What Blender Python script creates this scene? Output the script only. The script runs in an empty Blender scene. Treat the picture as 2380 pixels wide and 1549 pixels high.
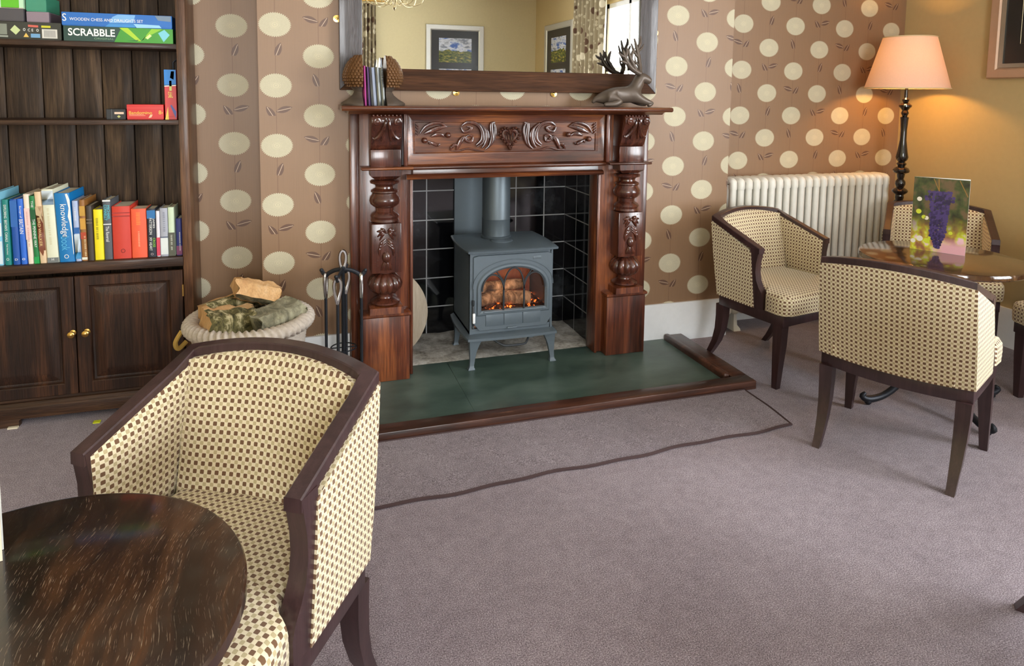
import bpy, bmesh, math, random
from mathutils import Vector, Matrix, noise
PI = math.pi
random.seed(7)
C = bpy.context.scene.collection
sc = bpy.context.scene

# ---------------------------------------------------------------- materials
def lin(c):
    return tuple(((v/255)/12.92 if v/255 <= .04045 else ((v/255+.055)/1.055)**2.4) for v in c) + (1,)

class NT:
    def __init__(s, name):
        s.m = bpy.data.materials.new(name); s.m.use_nodes = True
        s.t = s.m.node_tree; s.n = s.t.nodes; s.b = s.n['Principled BSDF']
    def new(s, typ, ins=None, **kw):
        o = s.n.new(typ)
        for k, v in kw.items(): setattr(o, k, v)
        for k, v in (ins or {}).items(): s.put(o, k, v)
        return o
    def put(s, o, k, v):
        sock = o.inputs[k]
        if isinstance(v, bpy.types.NodeSocket): s.t.links.new(v, sock)
        else: sock.default_value = v
    def math(s, op, a, b=0.0, c=None, clamp=False):
        o = s.n.new('ShaderNodeMath'); o.operation = op; o.use_clamp = clamp
        s.put(o, 0, a); s.put(o, 1, b)
        if c is not None: s.put(o, 2, c)
        return o.outputs[0]
    def mix(s, f, a, b):
        o = s.n.new('ShaderNodeMix'); o.data_type = 'RGBA'
        s.put(o, 0, f); s.put(o, 6, a); s.put(o, 7, b)
        return o.outputs[2]
    def ramp(s, f, stops):
        o = s.n.new('ShaderNodeValToRGB'); e = o.color_ramp.elements
        while len(e) > len(stops): e.remove(e[-1])
        while len(e) < len(stops): e.new(0.5)
        for i, (p, c) in enumerate(stops): e[i].position = p; e[i].color = c
        s.put(o, 0, f); return o.outputs[0]
    def noise(s, vec, scale, detail=3, rough=.55, dist=0):
        o = s.new('ShaderNodeTexNoise', {'Scale': scale, 'Detail': detail, 'Roughness': rough, 'Distortion': dist})
        if vec is not None: s.put(o, 'Vector', vec)
        return o.outputs['Fac']
    def mapping(s, vec, scale=(1,1,1), rot=(0,0,0), loc=(0,0,0)):
        o = s.new('ShaderNodeMapping'); s.put(o, 'Vector', vec)
        o.inputs['Scale'].default_value = scale; o.inputs['Rotation'].default_value = rot; o.inputs['Location'].default_value = loc
        return o.outputs[0]
    def coord(s, k='Object'): return s.n.new('ShaderNodeTexCoord').outputs[k]
    def bump(s, h, strength=.3, dist=.002):
        o = s.new('ShaderNodeBump', {'Strength': strength, 'Distance': dist, 'Height': h})
        s.put(s.b, 'Normal', o.outputs[0])
    def set(s, **kw):
        for k, v in kw.items(): s.put(s.b, k.replace('_', ' '), v)
        return s

def flat(name, rgb, rough=.5, metal=0, **kw):
    t = NT(name); c = lin(rgb)
    f = t.noise(t.coord(), 35, 3)
    t.put(t.b, 'Base Color', t.mix(t.math('MULTIPLY', f, .35), c, tuple(v*.72 for v in c[:3])+(1,)))
    t.set(Roughness=rough, Metallic=metal)
    for k, v in kw.items(): t.put(t.b, k.replace('_', ' '), v)
    return t.m

def wood(name, dark, mid, light, axis=2, scale=1.0, rough=.3, coat=.3, pore=.4, bump=.25, spec=.5):
    t = NT(name); co = t.coord()
    def st(s, l): 
        v = [s, s, s]; v[axis] = l; return tuple(v)
    n1 = t.noise(t.mapping(co, st(7*scale, .9*scale)), 1.0, 4, .6, 1.2)
    n2 = t.noise(t.mapping(co, st(60*scale, 3*scale)), 1.0, 3, .6, .2)
    n3 = t.noise(t.mapping(co, st(330*scale, 9*scale)), 1.0, 2, .5)
    f = t.math('ADD', t.math('MULTIPLY', n1, .62), t.math('MULTIPLY', n2, .38))
    col = t.ramp(f, [(.33, lin(dark)), (.5, lin(mid)), (.68, lin(light))])
    pr = t.ramp(n3, [(.36, (0,0,0,1)), (.52, (1,1,1,1))])
    d = lin(dark)
    col = t.mix(t.math('MULTIPLY', t.math('SUBTRACT', 1.0, pr), pore), col, tuple(v*.45 for v in d[:3])+(1,))
    t.put(t.b, 'Base Color', col)
    t.set(Roughness=rough, Coat_Weight=coat, Coat_Roughness=.12, Specular_IOR_Level=spec)
    t.bump(t.math('ADD', pr, t.math('MULTIPLY', n2, .5)), bump, .0012)
    return t.m

def wallpaper(name, x0, z0=1.633, cw=.183, rh=.2665):
    t = NT(name)
    pos = t.new('ShaderNodeNewGeometry').outputs['Position']
    sp = t.new('ShaderNodeSeparateXYZ', {0: pos})
    u = t.math('DIVIDE', t.math('SUBTRACT', sp.outputs[0], x0 - cw/2), cw)
    col = t.math('FLOOR', u); par = t.math('FLOORED_MODULO', col, 2.0)
    dx = t.math('MULTIPLY', t.math('SUBTRACT', t.math('SUBTRACT', u, col), .5), cw)
    v = t.math('ADD', t.math('DIVIDE', t.math('SUBTRACT', sp.outputs[2], z0 - rh/2), rh), t.math('MULTIPLY', par, .5))
    row = t.math('FLOOR', v)
    fz = t.math('SUBTRACT', v, row)
    dz = t.math('MULTIPLY', t.math('SUBTRACT', fz, .5), rh)
    # fringed round flower head
    ang = t.math('ARCTAN2', t.math('MULTIPLY', dz, 1.25), dx)
    ex = t.math('DIVIDE', dx, .0665); ez = t.math('DIVIDE', dz, .0525)
    r = t.math('SQRT', t.math('ADD', t.math('MULTIPLY', ex, ex), t.math('MULTIPLY', ez, ez)))
    fr = t.math('MULTIPLY', t.math('SINE', t.math('MULTIPLY', ang, 44.0)), .04)
    rr = t.math('ADD', r, fr)
    petals = t.noise(t.mapping(pos, (260, 260, 260)), 1.0, 2)
    fl = t.math('LESS_THAN', rr, 1.0)
    ring = t.math('MULTIPLY', t.math('GREATER_THAN', t.math('SINE', t.math('MULTIPLY', r, 46.0)), .2), t.math('LESS_THAN', r, .3))
    # stem
    below = t.math('LESS_THAN', dz, -.04)
    stem = t.math('MULTIPLY', t.math('LESS_THAN', t.math('ABSOLUTE', dx), .0011), t.math('GREATER_THAN', r, 1.0))
    # leaves, by parity of the row
    rp = t.math('FLOORED_MODULO', t.math('ADD', row, t.math('FLOORED_MODULO', t.math('FLOOR', t.math('DIVIDE', col, 2.0)), 2.0)), 2.0)
    sgn = t.math('SUBTRACT', 1.0, t.math('MULTIPLY', par, 2.0))
    vv = t.math('FRACT', t.math('ADD', fz, .0))
    dzz = t.math('SUBTRACT', t.math('MULTIPLY', vv, rh), 0.0)       # height above the cell's floor
    sx = t.math('MULTIPLY', dx, sgn)
    def leaf(cx, cz, a, L=.036, w=.014):
        ax = t.math('SUBTRACT', sx, cx); az = t.math('SUBTRACT', dzz, cz)
        ca, sa = math.cos(a), math.sin(a)
        p = t.math('ADD', t.math('MULTIPLY', ax, ca), t.math('MULTIPLY', az, sa))
        q = t.math('SUBTRACT', t.math('MULTIPLY', az, ca), t.math('MULTIPLY', ax, sa))
        pn = t.math('DIVIDE', p, L); qn = t.math('DIVIDE', q, w)
        m = t.math('LESS_THAN', t.math('ADD', t.math('MULTIPLY', pn, pn), t.math('ABSOLUTE', qn)), 1.0)
        rib = t.math('MULTIPLY', t.math('LESS_THAN', t.math('ABSOLUTE', t.math('ADD', q, t.math('MULTIPLY', p, .06))), .0013), t.math('LESS_THAN', t.math('ABSOLUTE', p), L*.85))
        return m, rib
    l1, r1 = leaf(.012, .022, 1.25)
    l2, r2 = leaf(.033, .028, .3); l3, r3 = leaf(-.022, .012, -.95)
    inv = t.math('SUBTRACT', 1.0, rp)
    lm = t.math('ADD', t.math('MULTIPLY', l1, inv), t.math('MULTIPLY', t.math('MAXIMUM', l2, l3), rp))
    rm = t.math('ADD', t.math('MULTIPLY', r1, inv), t.math('MULTIPLY', t.math('MAXIMUM', r2, r3), rp))
    silk = t.noise(t.mapping(pos, (420, 420, 6)), 1.0, 2)
    silk2 = t.noise(t.mapping(pos, (9, 9, 300)), 1.0, 2)
    base = t.mix(t.math('MULTIPLY', silk, .55), lin((147, 117, 90)), lin((118, 93, 70)))
    base = t.mix(t.math('MULTIPLY', silk2, .25), base, lin((150, 116, 92)))
    c = t.mix(stem, base, lin((118, 88, 68)))
    c = t.mix(lm, c, lin((104, 78, 64)))
    c = t.mix(t.math('MULTIPLY', rm, .85), c, lin((214, 188, 160)))
    cream = t.mix(petals, lin((184, 176, 150)), lin((206, 198, 172)))
    cream = t.mix(t.math('MULTIPLY', ring, .5), cream, lin((220, 210, 178)))
    c = t.mix(fl, c, cream)
    t.put(t.b, 'Base Color', c)
    t.set(Roughness=t.math('ADD', .42, t.math('MULTIPLY', fl, .3)), Specular_IOR_Level=.35)
    t.bump(t.math('ADD', t.math('MULTIPLY', silk, .3), t.math('MULTIPLY', fl, t.math('ADD', .6, petals))), .35, .001)
    return t.m

def fabric():
    t = NT('woven_check_fabric'); uv = t.coord('UV'); sp = t.new('ShaderNodeSeparateXYZ', {0: uv})
    def cell(off, p, h):
        a = t.math('ABSOLUTE', t.math('SUBTRACT', t.math('FRACT', t.math('ADD', t.math('DIVIDE', sp.outputs[0], p), off)), .5))
        b = t.math('ABSOLUTE', t.math('SUBTRACT', t.math('FRACT', t.math('ADD', t.math('DIVIDE', sp.outputs[1], p*1.0), off)), .5))
        a4 = t.math('POWER', t.math('DIVIDE', a, h), 6.0); b4 = t.math('POWER', t.math('DIVIDE', b, h), 6.0)
        return t.math('LESS_THAN', t.math('ADD', a4, b4), 1.0)
    brown = cell(0, .0172, .27); khaki = cell(.5, .0172, .235)
    fuzz = t.noise(t.mapping(uv, (900, 900, 900)), 1.0, 2)
    c = t.mix(fuzz, lin((206, 192, 158)), lin((228, 216, 188)))
    c = t.mix(khaki, c, t.mix(fuzz, lin((168, 152, 114)), lin((190, 174, 136))))
    c = t.mix(brown, c, t.mix(fuzz, lin((86, 60, 40)), lin((124, 92, 66))))
    t.put(t.b, 'Base Color', c)
    t.set(Roughness=.85, Sheen_Weight=.25, Specular_IOR_Level=.2)
    h = t.math('ADD', t.math('MULTIPLY', brown, -.8), t.math('ADD', t.math('MULTIPLY', khaki, -.35), t.math('MULTIPLY', fuzz, .4)))
    t.bump(h, .5, .0015)
    return t.m

def carpet(name='mauve_carpet', k=1.0):
    t = NT(name); pos = t.new('ShaderNodeNewGeometry').outputs['Position']
    n1 = t.noise(t.mapping(pos, (300, 300, 300)), 1.0, 3, .7)
    n2 = t.noise(pos, 2.4, 4, .6); n4 = t.noise(pos, 28, 3, .6)
    f = t.math('ADD', t.math('MULTIPLY', n1, .8), t.math('ADD', t.math('MULTIPLY', n2, .1), t.math('MULTIPLY', n4, .1)))
    a = [tuple(v*k for v in c) for c in ((74, 63, 68), (134, 120, 127), (190, 178, 184))]
    t.put(t.b, 'Base Color', t.ramp(f, [(.36, lin(a[0])), (.5, lin(a[1])), (.64, lin(a[2]))]))
    t.set(Roughness=.95, Specular_IOR_Level=.1, Sheen_Weight=.2)
    t.bump(n1, .8, .004)
    return t.m

def tiles(name, ax, ox, oz, s=.1695, sz=.161):
    t = NT(name); pos = t.new('ShaderNodeNewGeometry').outputs['Position']; sp = t.new('ShaderNodeSeparateXYZ', {0: pos})
    def line(o, off, p):
        a = t.math('ABSOLUTE', t.math('SUBTRACT', t.math('FRACT', t.math('ADD', t.math('DIVIDE', t.math('SUBTRACT', o, off), p), .5)), .5))
        return t.math('LESS_THAN', a, .003/p)
    g = t.math('MAXIMUM', line(sp.outputs[ax], ox, s), line(sp.outputs[2], oz, sz))
    ash = t.noise(t.mapping(pos, (3, 3, 3)), 1.0, 5, .7)
    ashm = t.ramp(ash, [(.55, (0,0,0,1)), (.72, (1,1,1,1))])
    c = t.mix(g, lin((10, 10, 12)), lin((150, 150, 150)))
    c = t.mix(t.math('MULTIPLY', ashm, .3), c, lin((86, 90, 94)))
    t.put(t.b, 'Base Color', c)
    t.set(Roughness=t.math('ADD', .08, t.math('MULTIPLY', g, .5)), Specular_IOR_Level=.6)
    t.bump(t.math('MULTIPLY', g, -1.0), .3, .001)
    return t.m

def tabletop(name, c0, c1, c2, rough, streak):
    t = NT(name); co = t.mapping(t.coord(), (1, 1, 1), (0, 0, .05))
    wob = t.new('ShaderNodeTexNoise', {'Scale': 2.2, 'Detail': 2}); t.put(wob, 'Vector', co)
    w = t.new('ShaderNodeVectorMath', {0: co}); w.operation = 'ADD'
    sc_ = t.new('ShaderNodeVectorMath', {0: wob.outputs['Color'], 1: (.25, .22, 0)}); sc_.operation = 'MULTIPLY'
    t.put(w, 1, sc_.outputs[0]); v = w.outputs[0]
    n1 = t.noise(t.mapping(v, (16, 2.2, 4)), 1.0, 4, .6, .8)
    n2 = t.noise(t.mapping(v, (760, 42, 10)), 1.0, 2, .6)
    n3 = t.noise(t.mapping(v, (7, 2, 4)), 1.0, 3)
    col = t.ramp(n1, [(.34, lin(c0)), (.5, lin(c1)), (.66, lin(c2))])
    s = t.math('MULTIPLY', t.ramp(n2, [(.62, (0,0,0,1)), (.7, (1,1,1,1))]), t.ramp(n3, [(.42, (.1,.1,.1,1)), (.62, (1,1,1,1))]))
    col = t.mix(t.math('MULTIPLY', s, streak), col, lin((196, 178, 150)))
    t.put(t.b, 'Base Color', col)
    t.set(Roughness=rough, Coat_Weight=.5, Coat_Roughness=.08)
    t.bump(t.math('SUBTRACT', n1, s), .12, .001)
    return t.m

def emit(name, rgb, s):
    t = NT(name); c = lin(rgb); t.set(Base_Color=c, Emission_Color=c, Emission_Strength=s); return t.m

def pane(name, tint=(1,1,1,1), refl=.12, rough=.02):
    t = NT(name); t.n.remove(t.b); out = t.n['Material Output']
    tr = t.new('ShaderNodeBsdfTransparent', {0: tint}); gl = t.new('ShaderNodeBsdfGlossy', {'Roughness': rough})
    fr = t.new('ShaderNodeLayerWeight', {0: .5}); fc = t.math('POWER', fr.outputs['Facing'], 5.0)
    mx = t.new('ShaderNodeMixShader', {0: t.math('ADD', t.math('MULTIPLY', fc, .6), refl*.35), 1: tr.outputs[0], 2: gl.outputs[0]})
    t.t.links.new(mx.outputs[0], out.inputs[0]); return t.m

def shade_mat():
    t = NT('pleated_lamp_shade'); out = t.n['Material Output']
    weave = t.noise(t.mapping(t.coord(), (300, 300, 30)), 1.0, 2)
    c = t.mix(weave, lin((234, 200, 182)), lin((222, 186, 168)))
    t.put(t.b, 'Base Color', c); t.set(Roughness=.8)
    tl = t.new('ShaderNodeBsdfTranslucent', {0: c})
    mx = t.new('ShaderNodeMixShader', {0: .11, 1: t.b.outputs[0], 2: tl.outputs[0]})
    t.t.links.new(mx.outputs[0], out.inputs[0]); return t.m

def landscape(name, seed):
    t = NT(name); co = t.coord('UV'); sp = t.new('ShaderNodeSeparateXYZ', {0: co})
    n = t.noise(t.mapping(co, (3, 5, 1), loc=(seed, 0, 0)), 1.0, 5, .6)
    sky = t.ramp(n, [(.38, lin((62, 98, 170))), (.5, lin((210, 216, 226))), (.62, lin((120, 126, 140)))])
    h = t.noise(t.mapping(co, (2.2, 0, 0), loc=(seed*3, 0, 0)), 1.0, 2)
    n2 = t.noise(t.mapping(co, (9, 14, 1), loc=(seed, 4, 0)), 1.0, 4)
    land = t.ramp(n2, [(.35, lin((38, 46, 28))), (.52, lin((88, 100, 44))), (.66, lin((170, 150, 70)))])
    m = t.math('LESS_THAN', sp.outputs[1], t.math('ADD', .18, t.math('MULTIPLY', h, .6)))
    t.put(t.b, 'Base Color', t.mix(m, sky, land)); t.set(Roughness=.25); return t.m

def curtain_mat():
    t = NT('floral_curtain_cloth'); co = t.coord('UV')
    v = t.new('ShaderNodeTexVoronoi', {'Scale': 7.0}); t.put(v, 'Vector', co)
    v2 = t.new('ShaderNodeTexVoronoi', {'Scale': 15.0}); t.put(v2, 'Vector', co)
    a = t.ramp(v.outputs['Distance'], [(.3, (1,1,1,1)), (.36, (0,0,0,1))])
    b = t.ramp(v2.outputs['Distance'], [(.28, (1,1,1,1)), (.33, (0,0,0,1))])
    ck = t.math('GREATER_THAN', t.new('ShaderNodeSeparateColor', {0: v.outputs['Color']}).outputs[0], .5)
    c = t.mix(t.math('MULTIPLY', b, .8), lin((150, 138, 112)), lin((206, 196, 168)))
    c = t.mix(a, c, t.mix(ck, lin((226, 218, 194)), lin((92, 66, 50))))
    t.put(t.b, 'Base Color', c); t.set(Roughness=.9); return t.m

def menu_picture():
    t = NT('vineyard_photo_print'); co = t.coord('UV'); sp = t.new('ShaderNodeSeparateXYZ', {0: co})
    n = t.noise(t.mapping(co, (5, 5, 1)), 1.0, 3, .5)
    up = t.ramp(n, [(.35, lin((34, 36, 26))), (.5, lin((66, 76, 40))), (.62, lin((104, 84, 60)))])
    n2 = t.noise(t.mapping(co, (6, 7, 1), loc=(3, 2, 0)), 1.0, 2, .5)
    lo = t.ramp(n2, [(.36, lin((150, 96, 70))), (.5, lin((190, 160, 60))), (.58, lin((206, 214, 60))), (.68, lin((236, 196, 206)))])
    k = t.ramp(t.math('ADD', sp.outputs[1], t.math('MULTIPLY', n, .3)), [(.32, (1,1,1,1)), (.62, (0,0,0,1))])
    c = t.mix(k, up, lo)
    pk = t.math('MULTIPLY', t.ramp(sp.outputs[1], [(.1, (1,1,1,1)), (.22, (0,0,0,1))]), t.ramp(sp.outputs[0], [(.35, (0,0,0,1)), (.6, (1,1,1,1))]))
    c = t.mix(pk, c, lin((226, 170, 178)))
    t.put(t.b, 'Base Color', c); t.set(Roughness=.3, Coat_Weight=.3); return t.m

M = {}
M['fab'] = fabric()
M['espresso'] = wood('espresso_stained_beech', (38, 22, 24), (52, 33, 34), (68, 46, 47), 2, 1, .34, .25, .15, .08)
M['mahog_z'] = wood('polished_mahogany_upright', (40, 18, 12), (92, 45, 26), (150, 86, 46), 2, 1, .3, .35, .35, .12)
M['mahog_x'] = wood('polished_mahogany_lengthwise', (40, 19, 12), (88, 45, 26), (152, 88, 40), 0, 1, .3, .35, .35, .12)
M['mahog_carved'] = wood('dark_carved_mahogany', (44, 20, 15), (74, 38, 27), (108, 60, 42), 2, 1, .25, .45, .25, .1)
M['kerbwood'] = wood('worn_kerb_mahogany', (38, 22, 16), (66, 38, 27), (104, 62, 44), 0, 1, .4, .2, .3, .15)
M['oak_z'] = wood('dark_oak_upright', (22, 12, 8), (46, 27, 17), (82, 50, 30), 2, 1, .45, .1, .5, .3, .3)
M['oak_x'] = wood('dark_oak_lengthwise', (32, 20, 14), (58, 38, 26), (84, 58, 40), 0, 1, .45, .1, .5, .3, .3)
M['oak_side_lit'] = wood('warm_oak_painted_lit', (52, 32, 20), (88, 58, 38), (124, 88, 60), 2, 1, .42, .15, .45, .3, .35)  # oak lightened in colour to stand for light falling on the side panels
M['oak_back'] = wood('dull_oak_boards', (30, 21, 14), (66, 50, 36), (110, 86, 62), 2, 1, .6, .02, .45, .4, .25)
M['mirrorwood_z'] = wood('grained_oak_grey_sheen_upright', (44, 38, 38), (66, 58, 58), (92, 84, 84), 2, 1, .38, .3, .5, .5)  # grey of the stiles is reflected sheen put into the wood colour
M['mirrorwood_x'] = wood('grained_brown_oak_lengthwise', (46, 29, 18), (74, 46, 28), (98, 64, 40), 0, 1, .7, 0, .5, .5, .2)
M['ebony'] = flat('black_lacquered_wood', (22, 14, 12), .14, Coat_Weight=.5)
M['white'] = flat('white_gloss_paint', (232, 234, 236), .3)
M['radpaint'] = flat('cream_white_radiator_enamel', (236, 234, 226), .3)
M['cream'] = flat('cream_wall_paint', (216, 204, 162), .75)
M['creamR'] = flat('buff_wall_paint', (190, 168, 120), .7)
M['ceil'] = flat('white_ceiling_paint', (238, 236, 230), .8)
M['mirror'] = NT('silvered_mirror').set(Base_Color=(.93, .94, .92, 1), Metallic=1.0, Roughness=.0).m
M['brass'] = flat('polished_brass', (226, 184, 104), .22, 1)
M['antbrass'] = flat('pale_antique_brass', (190, 176, 140), .3, 1)
M['steel'] = flat('brushed_bright_steel', (206, 204, 200), .25, 1)
M['iron'] = flat('black_wrought_iron', (44, 46, 52), .45, .6)
M['stove'] = flat('matt_blue_grey_stove_enamel', (96, 107, 115), .42, .25)
M['stoved'] = flat('dark_grey_cast_iron', (52, 56, 60), .5, .3)
M['galv'] = flat('weathered_sheet_steel', (92, 102, 108), .45, .5)
M['glass'] = pane('clear_window_glass')
M['sootglass'] = pane('sooty_stove_glass', (.86, .74, .66, 1))
M['carpet'] = carpet(); M['rug'] = carpet('mauve_carpet_offcut', .92)
M['bind'] = flat('dark_brown_carpet_binding', (62, 44, 44), .9)
M['paper'] = flat('off_white_book_pages', (214, 204, 180), .8)
M['wrap'] = flat('dark_bronze_resin', (92, 80, 70), .42, .25)
M['cone'] = flat('golden_brown_resin_scales', (104, 70, 38), .38, .3)

def slate():
    t = NT('green_grey_slate'); co = t.coord()
    n = t.noise(t.mapping(co, (1.2, 2.5, 1)), 2.0, 5, .6)
    t.put(t.b, 'Base Color', t.ramp(n, [(.35, lin((54, 70, 64))), (.52, lin((72, 90, 82))), (.7, lin((92, 108, 100)))]))
    t.set(Roughness=t.math('ADD', .2, t.math('MULTIPLY', n, .25)), Specular_IOR_Level=.5)
    t.bump(t.noise(co, 40, 4), .12, .002); return t.m
M['slate'] = slate()
def rough_stone():
    t = NT('ash_dusted_concrete'); co = t.coord(); n = t.noise(co, 9, 6, .7); n2 = t.noise(co, 60, 4, .7)
    f = t.math('ADD', t.math('MULTIPLY', n, .7), t.math('MULTIPLY', n2, .3))
    t.put(t.b, 'Base Color', t.ramp(f, [(.36, lin((104, 98, 90))), (.5, lin((172, 166, 156))), (.66, lin((214, 212, 206)))]))
    t.set(Roughness=.9); t.bump(f, .7, .006); return t.m
M['stone'] = rough_stone()
def bark(name, a, b, c, s=14):
    t = NT(name); co = t.coord(); n = t.noise(t.mapping(co, (s, s, s*.35)), 1.0, 6, .7, .6)
    t.put(t.b, 'Base Color', t.ramp(n, [(.36, lin(a)), (.5, lin(b)), (.64, lin(c))]))
    t.set(Roughness=.9); t.bump(n, .9, .012); return t.m
M['bark'] = bark('mossy_bark', (48, 46, 22), (106, 98, 58), (206, 192, 150), 34)
M['bark2'] = bark('grey_smooth_bark', (92, 90, 74), (132, 128, 106), (170, 166, 140), 16)
M['cutwood'] = wood('fresh_split_timber', (190, 140, 90), (216, 172, 120), (236, 204, 160), 2, .6, .8, 0, .2, .5)
M['palewood'] = wood('pale_bare_timber', (160, 142, 120), (196, 180, 158), (216, 204, 186), 2, .6, .8, 0, .1, .3)
M['ash'] = bark('charred_log', (66, 62, 54), (160, 152, 132), (226, 220, 200), 22)
def ember():
    t = NT('glowing_embers'); co = t.coord(); n = t.noise(co, 42, 3, .6)
    t.put(t.b, 'Base Color', lin((70, 44, 30)))
    m = t.ramp(n, [(.58, (0,0,0,1)), (.66, (1,1,1,1))])
    t.put(t.b, 'Emission Color', t.mix(n, lin((255, 60, 20)), lin((255, 150, 60)))); t.put(t.b, 'Emission Strength', t.math('MULTIPLY', m, 5.0))
    t.bump(n, .8, .01); return t.m
M['ember'] = ember()
M['brick'] = bark('pink_fire_brick', (150, 96, 78), (188, 136, 112), (206, 166, 140), 10)
def rope():
    t = NT('bleached_sea_grass_rope'); n = t.noise(t.coord(), 90, 3)
    t.put(t.b, 'Base Color', t.mix(n, lin((216, 206, 194)), lin((170, 156, 142)))); t.set(Roughness=.8); t.bump(n, .5, .002); return t.m
M['rope'] = rope()
M['wpA'] = wallpaper('flowered_wallpaper_breast', -.075)
M['wpL'] = wallpaper('flowered_wallpaper_left', -.263)
M['wpR'] = wallpaper('flowered_wallpaper_right', 2.31)
M['tile_x'] = tiles('black_glazed_tiles_back', 0, .6745, .6535)
M['tile_y'] = tiles('black_glazed_tiles_side', 1, 3.58, .6535)
M['tableL'] = tabletop('dark_streaked_oak_top', (16, 9, 6), (42, 24, 15), (76, 47, 27), .24, .45)
M['tableR'] = tabletop('dark_glossy_table_top', (48, 28, 16), (64, 40, 22), (84, 54, 30), .1, .12)
M['curtain'] = curtain_mat()
M['menu'] = menu_picture()
M['shade'] = shade_mat()
_cols = {}
def col(r, g, b, rough=.45, metal=0):
    k = (r, g, b, rough, metal)
    if k not in _cols: _cols[k] = flat('printed_colour_%d' % (len(_cols)+1), (r, g, b), rough, metal)
    return _cols[k]

# ---------------------------------------------------------------- mesh helpers
class MB:
    def __init__(s): s.bm = bmesh.new(); s.uvl = None
    def _f(s, vs, mi):
        try: f = s.bm.faces.new(vs); f.material_index = mi; f.smooth = True; return f
        except ValueError: return None
    def poly(s, pts, mi=0):
        return s._f([s.bm.verts.new(p) for p in pts], mi)
    def add(s, other_bm, mi=0, mat=None):
        vm = {}
        for v in other_bm.verts: vm[v] = s.bm.verts.new(mat @ v.co if mat else v.co)
        for f in other_bm.faces: s._f([vm[v] for v in f.verts], mi)
        other_bm.free()
    def box(s, x0, x1, y0, y1, z0, z1, mi=0, bev=0, seg=2, mat=None):
        b = bmesh.new()
        vs = [b.verts.new((x, y, z)) for z in (z0, z1) for y in (y0, y1) for x in (x0, x1)]
        for q in ((0,2,3,1),(4,5,7,6),(0,1,5,4),(2,6,7,3),(1,3,7,5),(0,4,6,2)): b.faces.new([vs[i] for i in q])
        if bev: bmesh.ops.bevel(b, geom=b.edges[:], offset=bev, segments=seg, profile=.5, affect='EDGES')
        s.add(b, mi, mat); return s
    def prism(s, pts, a, b, axis=2, mi=0, bev=0, seg=2, mat=None):
        """2-D outline extruded from a to b along axis"""
        bm = bmesh.new()
        def P(p, h):
            return {2: (p[0], p[1], h), 1: (p[0], h, p[1]), 0: (h, p[0], p[1])}[axis]
        lo = [bm.verts.new(P(p, a)) for p in pts]; hi = [bm.verts.new(P(p, b)) for p in pts]
        n = len(pts); bm.faces.new(lo[::-1]); bm.faces.new(hi)
        for i in range(n): bm.faces.new((lo[i], lo[(i+1) % n], hi[(i+1) % n], hi[i]))
        bmesh.ops.recalc_face_normals(bm, faces=bm.faces[:])
        if bev: bmesh.ops.bevel(bm, geom=bm.edges[:], offset=bev, segments=seg, profile=.5, affect='EDGES')
        s.add(bm, mi, mat); return s
    def loft(s, loops, mi=0, closed=True, caps=True):
        L = [[s.bm.verts.new(p) for p in lp] for lp in loops]; n = len(L[0])
        for a, b in zip(L, L[1:]):
            for i in range(n if closed else n-1):
                s._f((a[i], a[(i+1) % n], b[(i+1) % n], b[i]), mi)
        if caps and closed:
            s._f(L[0][::-1], mi); s._f(L[-1], mi)
        return s
    def lathe(s, prof, c=(0,0,0), n=28, mi=0, mod=None, mat=None, caps=True):
        loops = []
        for r, z in prof:
            lp = []
            for i in range(n):
                a = 2*PI*i/n; rr = mod(r, z, a) if mod else r
                p = Vector((c[0]+rr*math.cos(a), c[1]+rr*math.sin(a), c[2]+z)); lp.append(mat @ p if mat else p)
            loops.append(lp)
        return s.loft(loops, mi, True, caps)
    def tube(s, pts, r, n=8, mi=0, flat=1.0, up=(0,0,1), closed=False, twist=None, caps=True):
        pts = [Vector(p) for p in pts]; m = len(pts)
        if not hasattr(r, '__len__'): r = [r]*m
        loops = []; prev = None
        for i, p in enumerate(pts):
            if closed: t = pts[(i+1) % m]-pts[i-1]
            else: t = pts[min(i+1, m-1)]-pts[max(i-1, 0)]
            t.normalize()
            if prev is None:
                u = Vector(up); u = u - t*u.dot(t)
                if u.length < 1e-4: u = Vector((1,0,0)) - t*t.x
            else: u = prev - t*prev.dot(t)
            u.normalize(); prev = u.copy(); w = t.cross(u)
            loops.append([p + u*math.cos(2*PI*k/n)*r[i]*flat + w*math.sin(2*PI*k/n)*r[i] for k in range(n)])
        if closed: loops.append(loops[0]); return s.loft(loops, mi, True, False)
        return s.loft(loops, mi, True, caps)
    def ball(s, c, r, n=12, mi=0, mat=None):
        if not hasattr(r, '__len__'): r = (r, r, r)
        loops = []
        m = max(5, n//2)
        for j in range(1, m):
            ph = PI*j/m
            loops.append([Vector((r[0]*math.sin(ph)*math.cos(2*PI*i/n), r[1]*math.sin(ph)*math.sin(2*PI*i/n), -r[2]*math.cos(ph))) for i in range(n)])
        loops = [[(mat @ p if mat else p)+Vector(c) for p in lp] for lp in loops]
        return s.loft(loops, mi)
    def grid(s, fn, nu, nv, mi=0, cu=False):
        g = [[s.bm.verts.new(fn(i/nu, j/nv)) for i in range(nu if cu else nu+1)] for j in range(nv+1)]
        w = nu if cu else nu+1
        for j in range(nv):
            for i in range(nu): s._f((g[j][i], g[j][(i+1) % w], g[j+1][(i+1) % w], g[j+1][i]), mi)
        return g
    def slab(s, f1, f2, nu, nv, mi=0):
        a = s.grid(f1, nu, nv, mi); b = s.grid(f2, nu, nv, mi)
        def side(A, B):
            for i in range(len(A)-1): s._f((A[i], A[i+1], B[i+1], B[i]), mi)
        side(a[0], b[0]); side(a[-1], b[-1]); side([r[0] for r in a], [r[0] for r in b]); side([r[-1] for r in a], [r[-1] for r in b])
        return s
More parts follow.
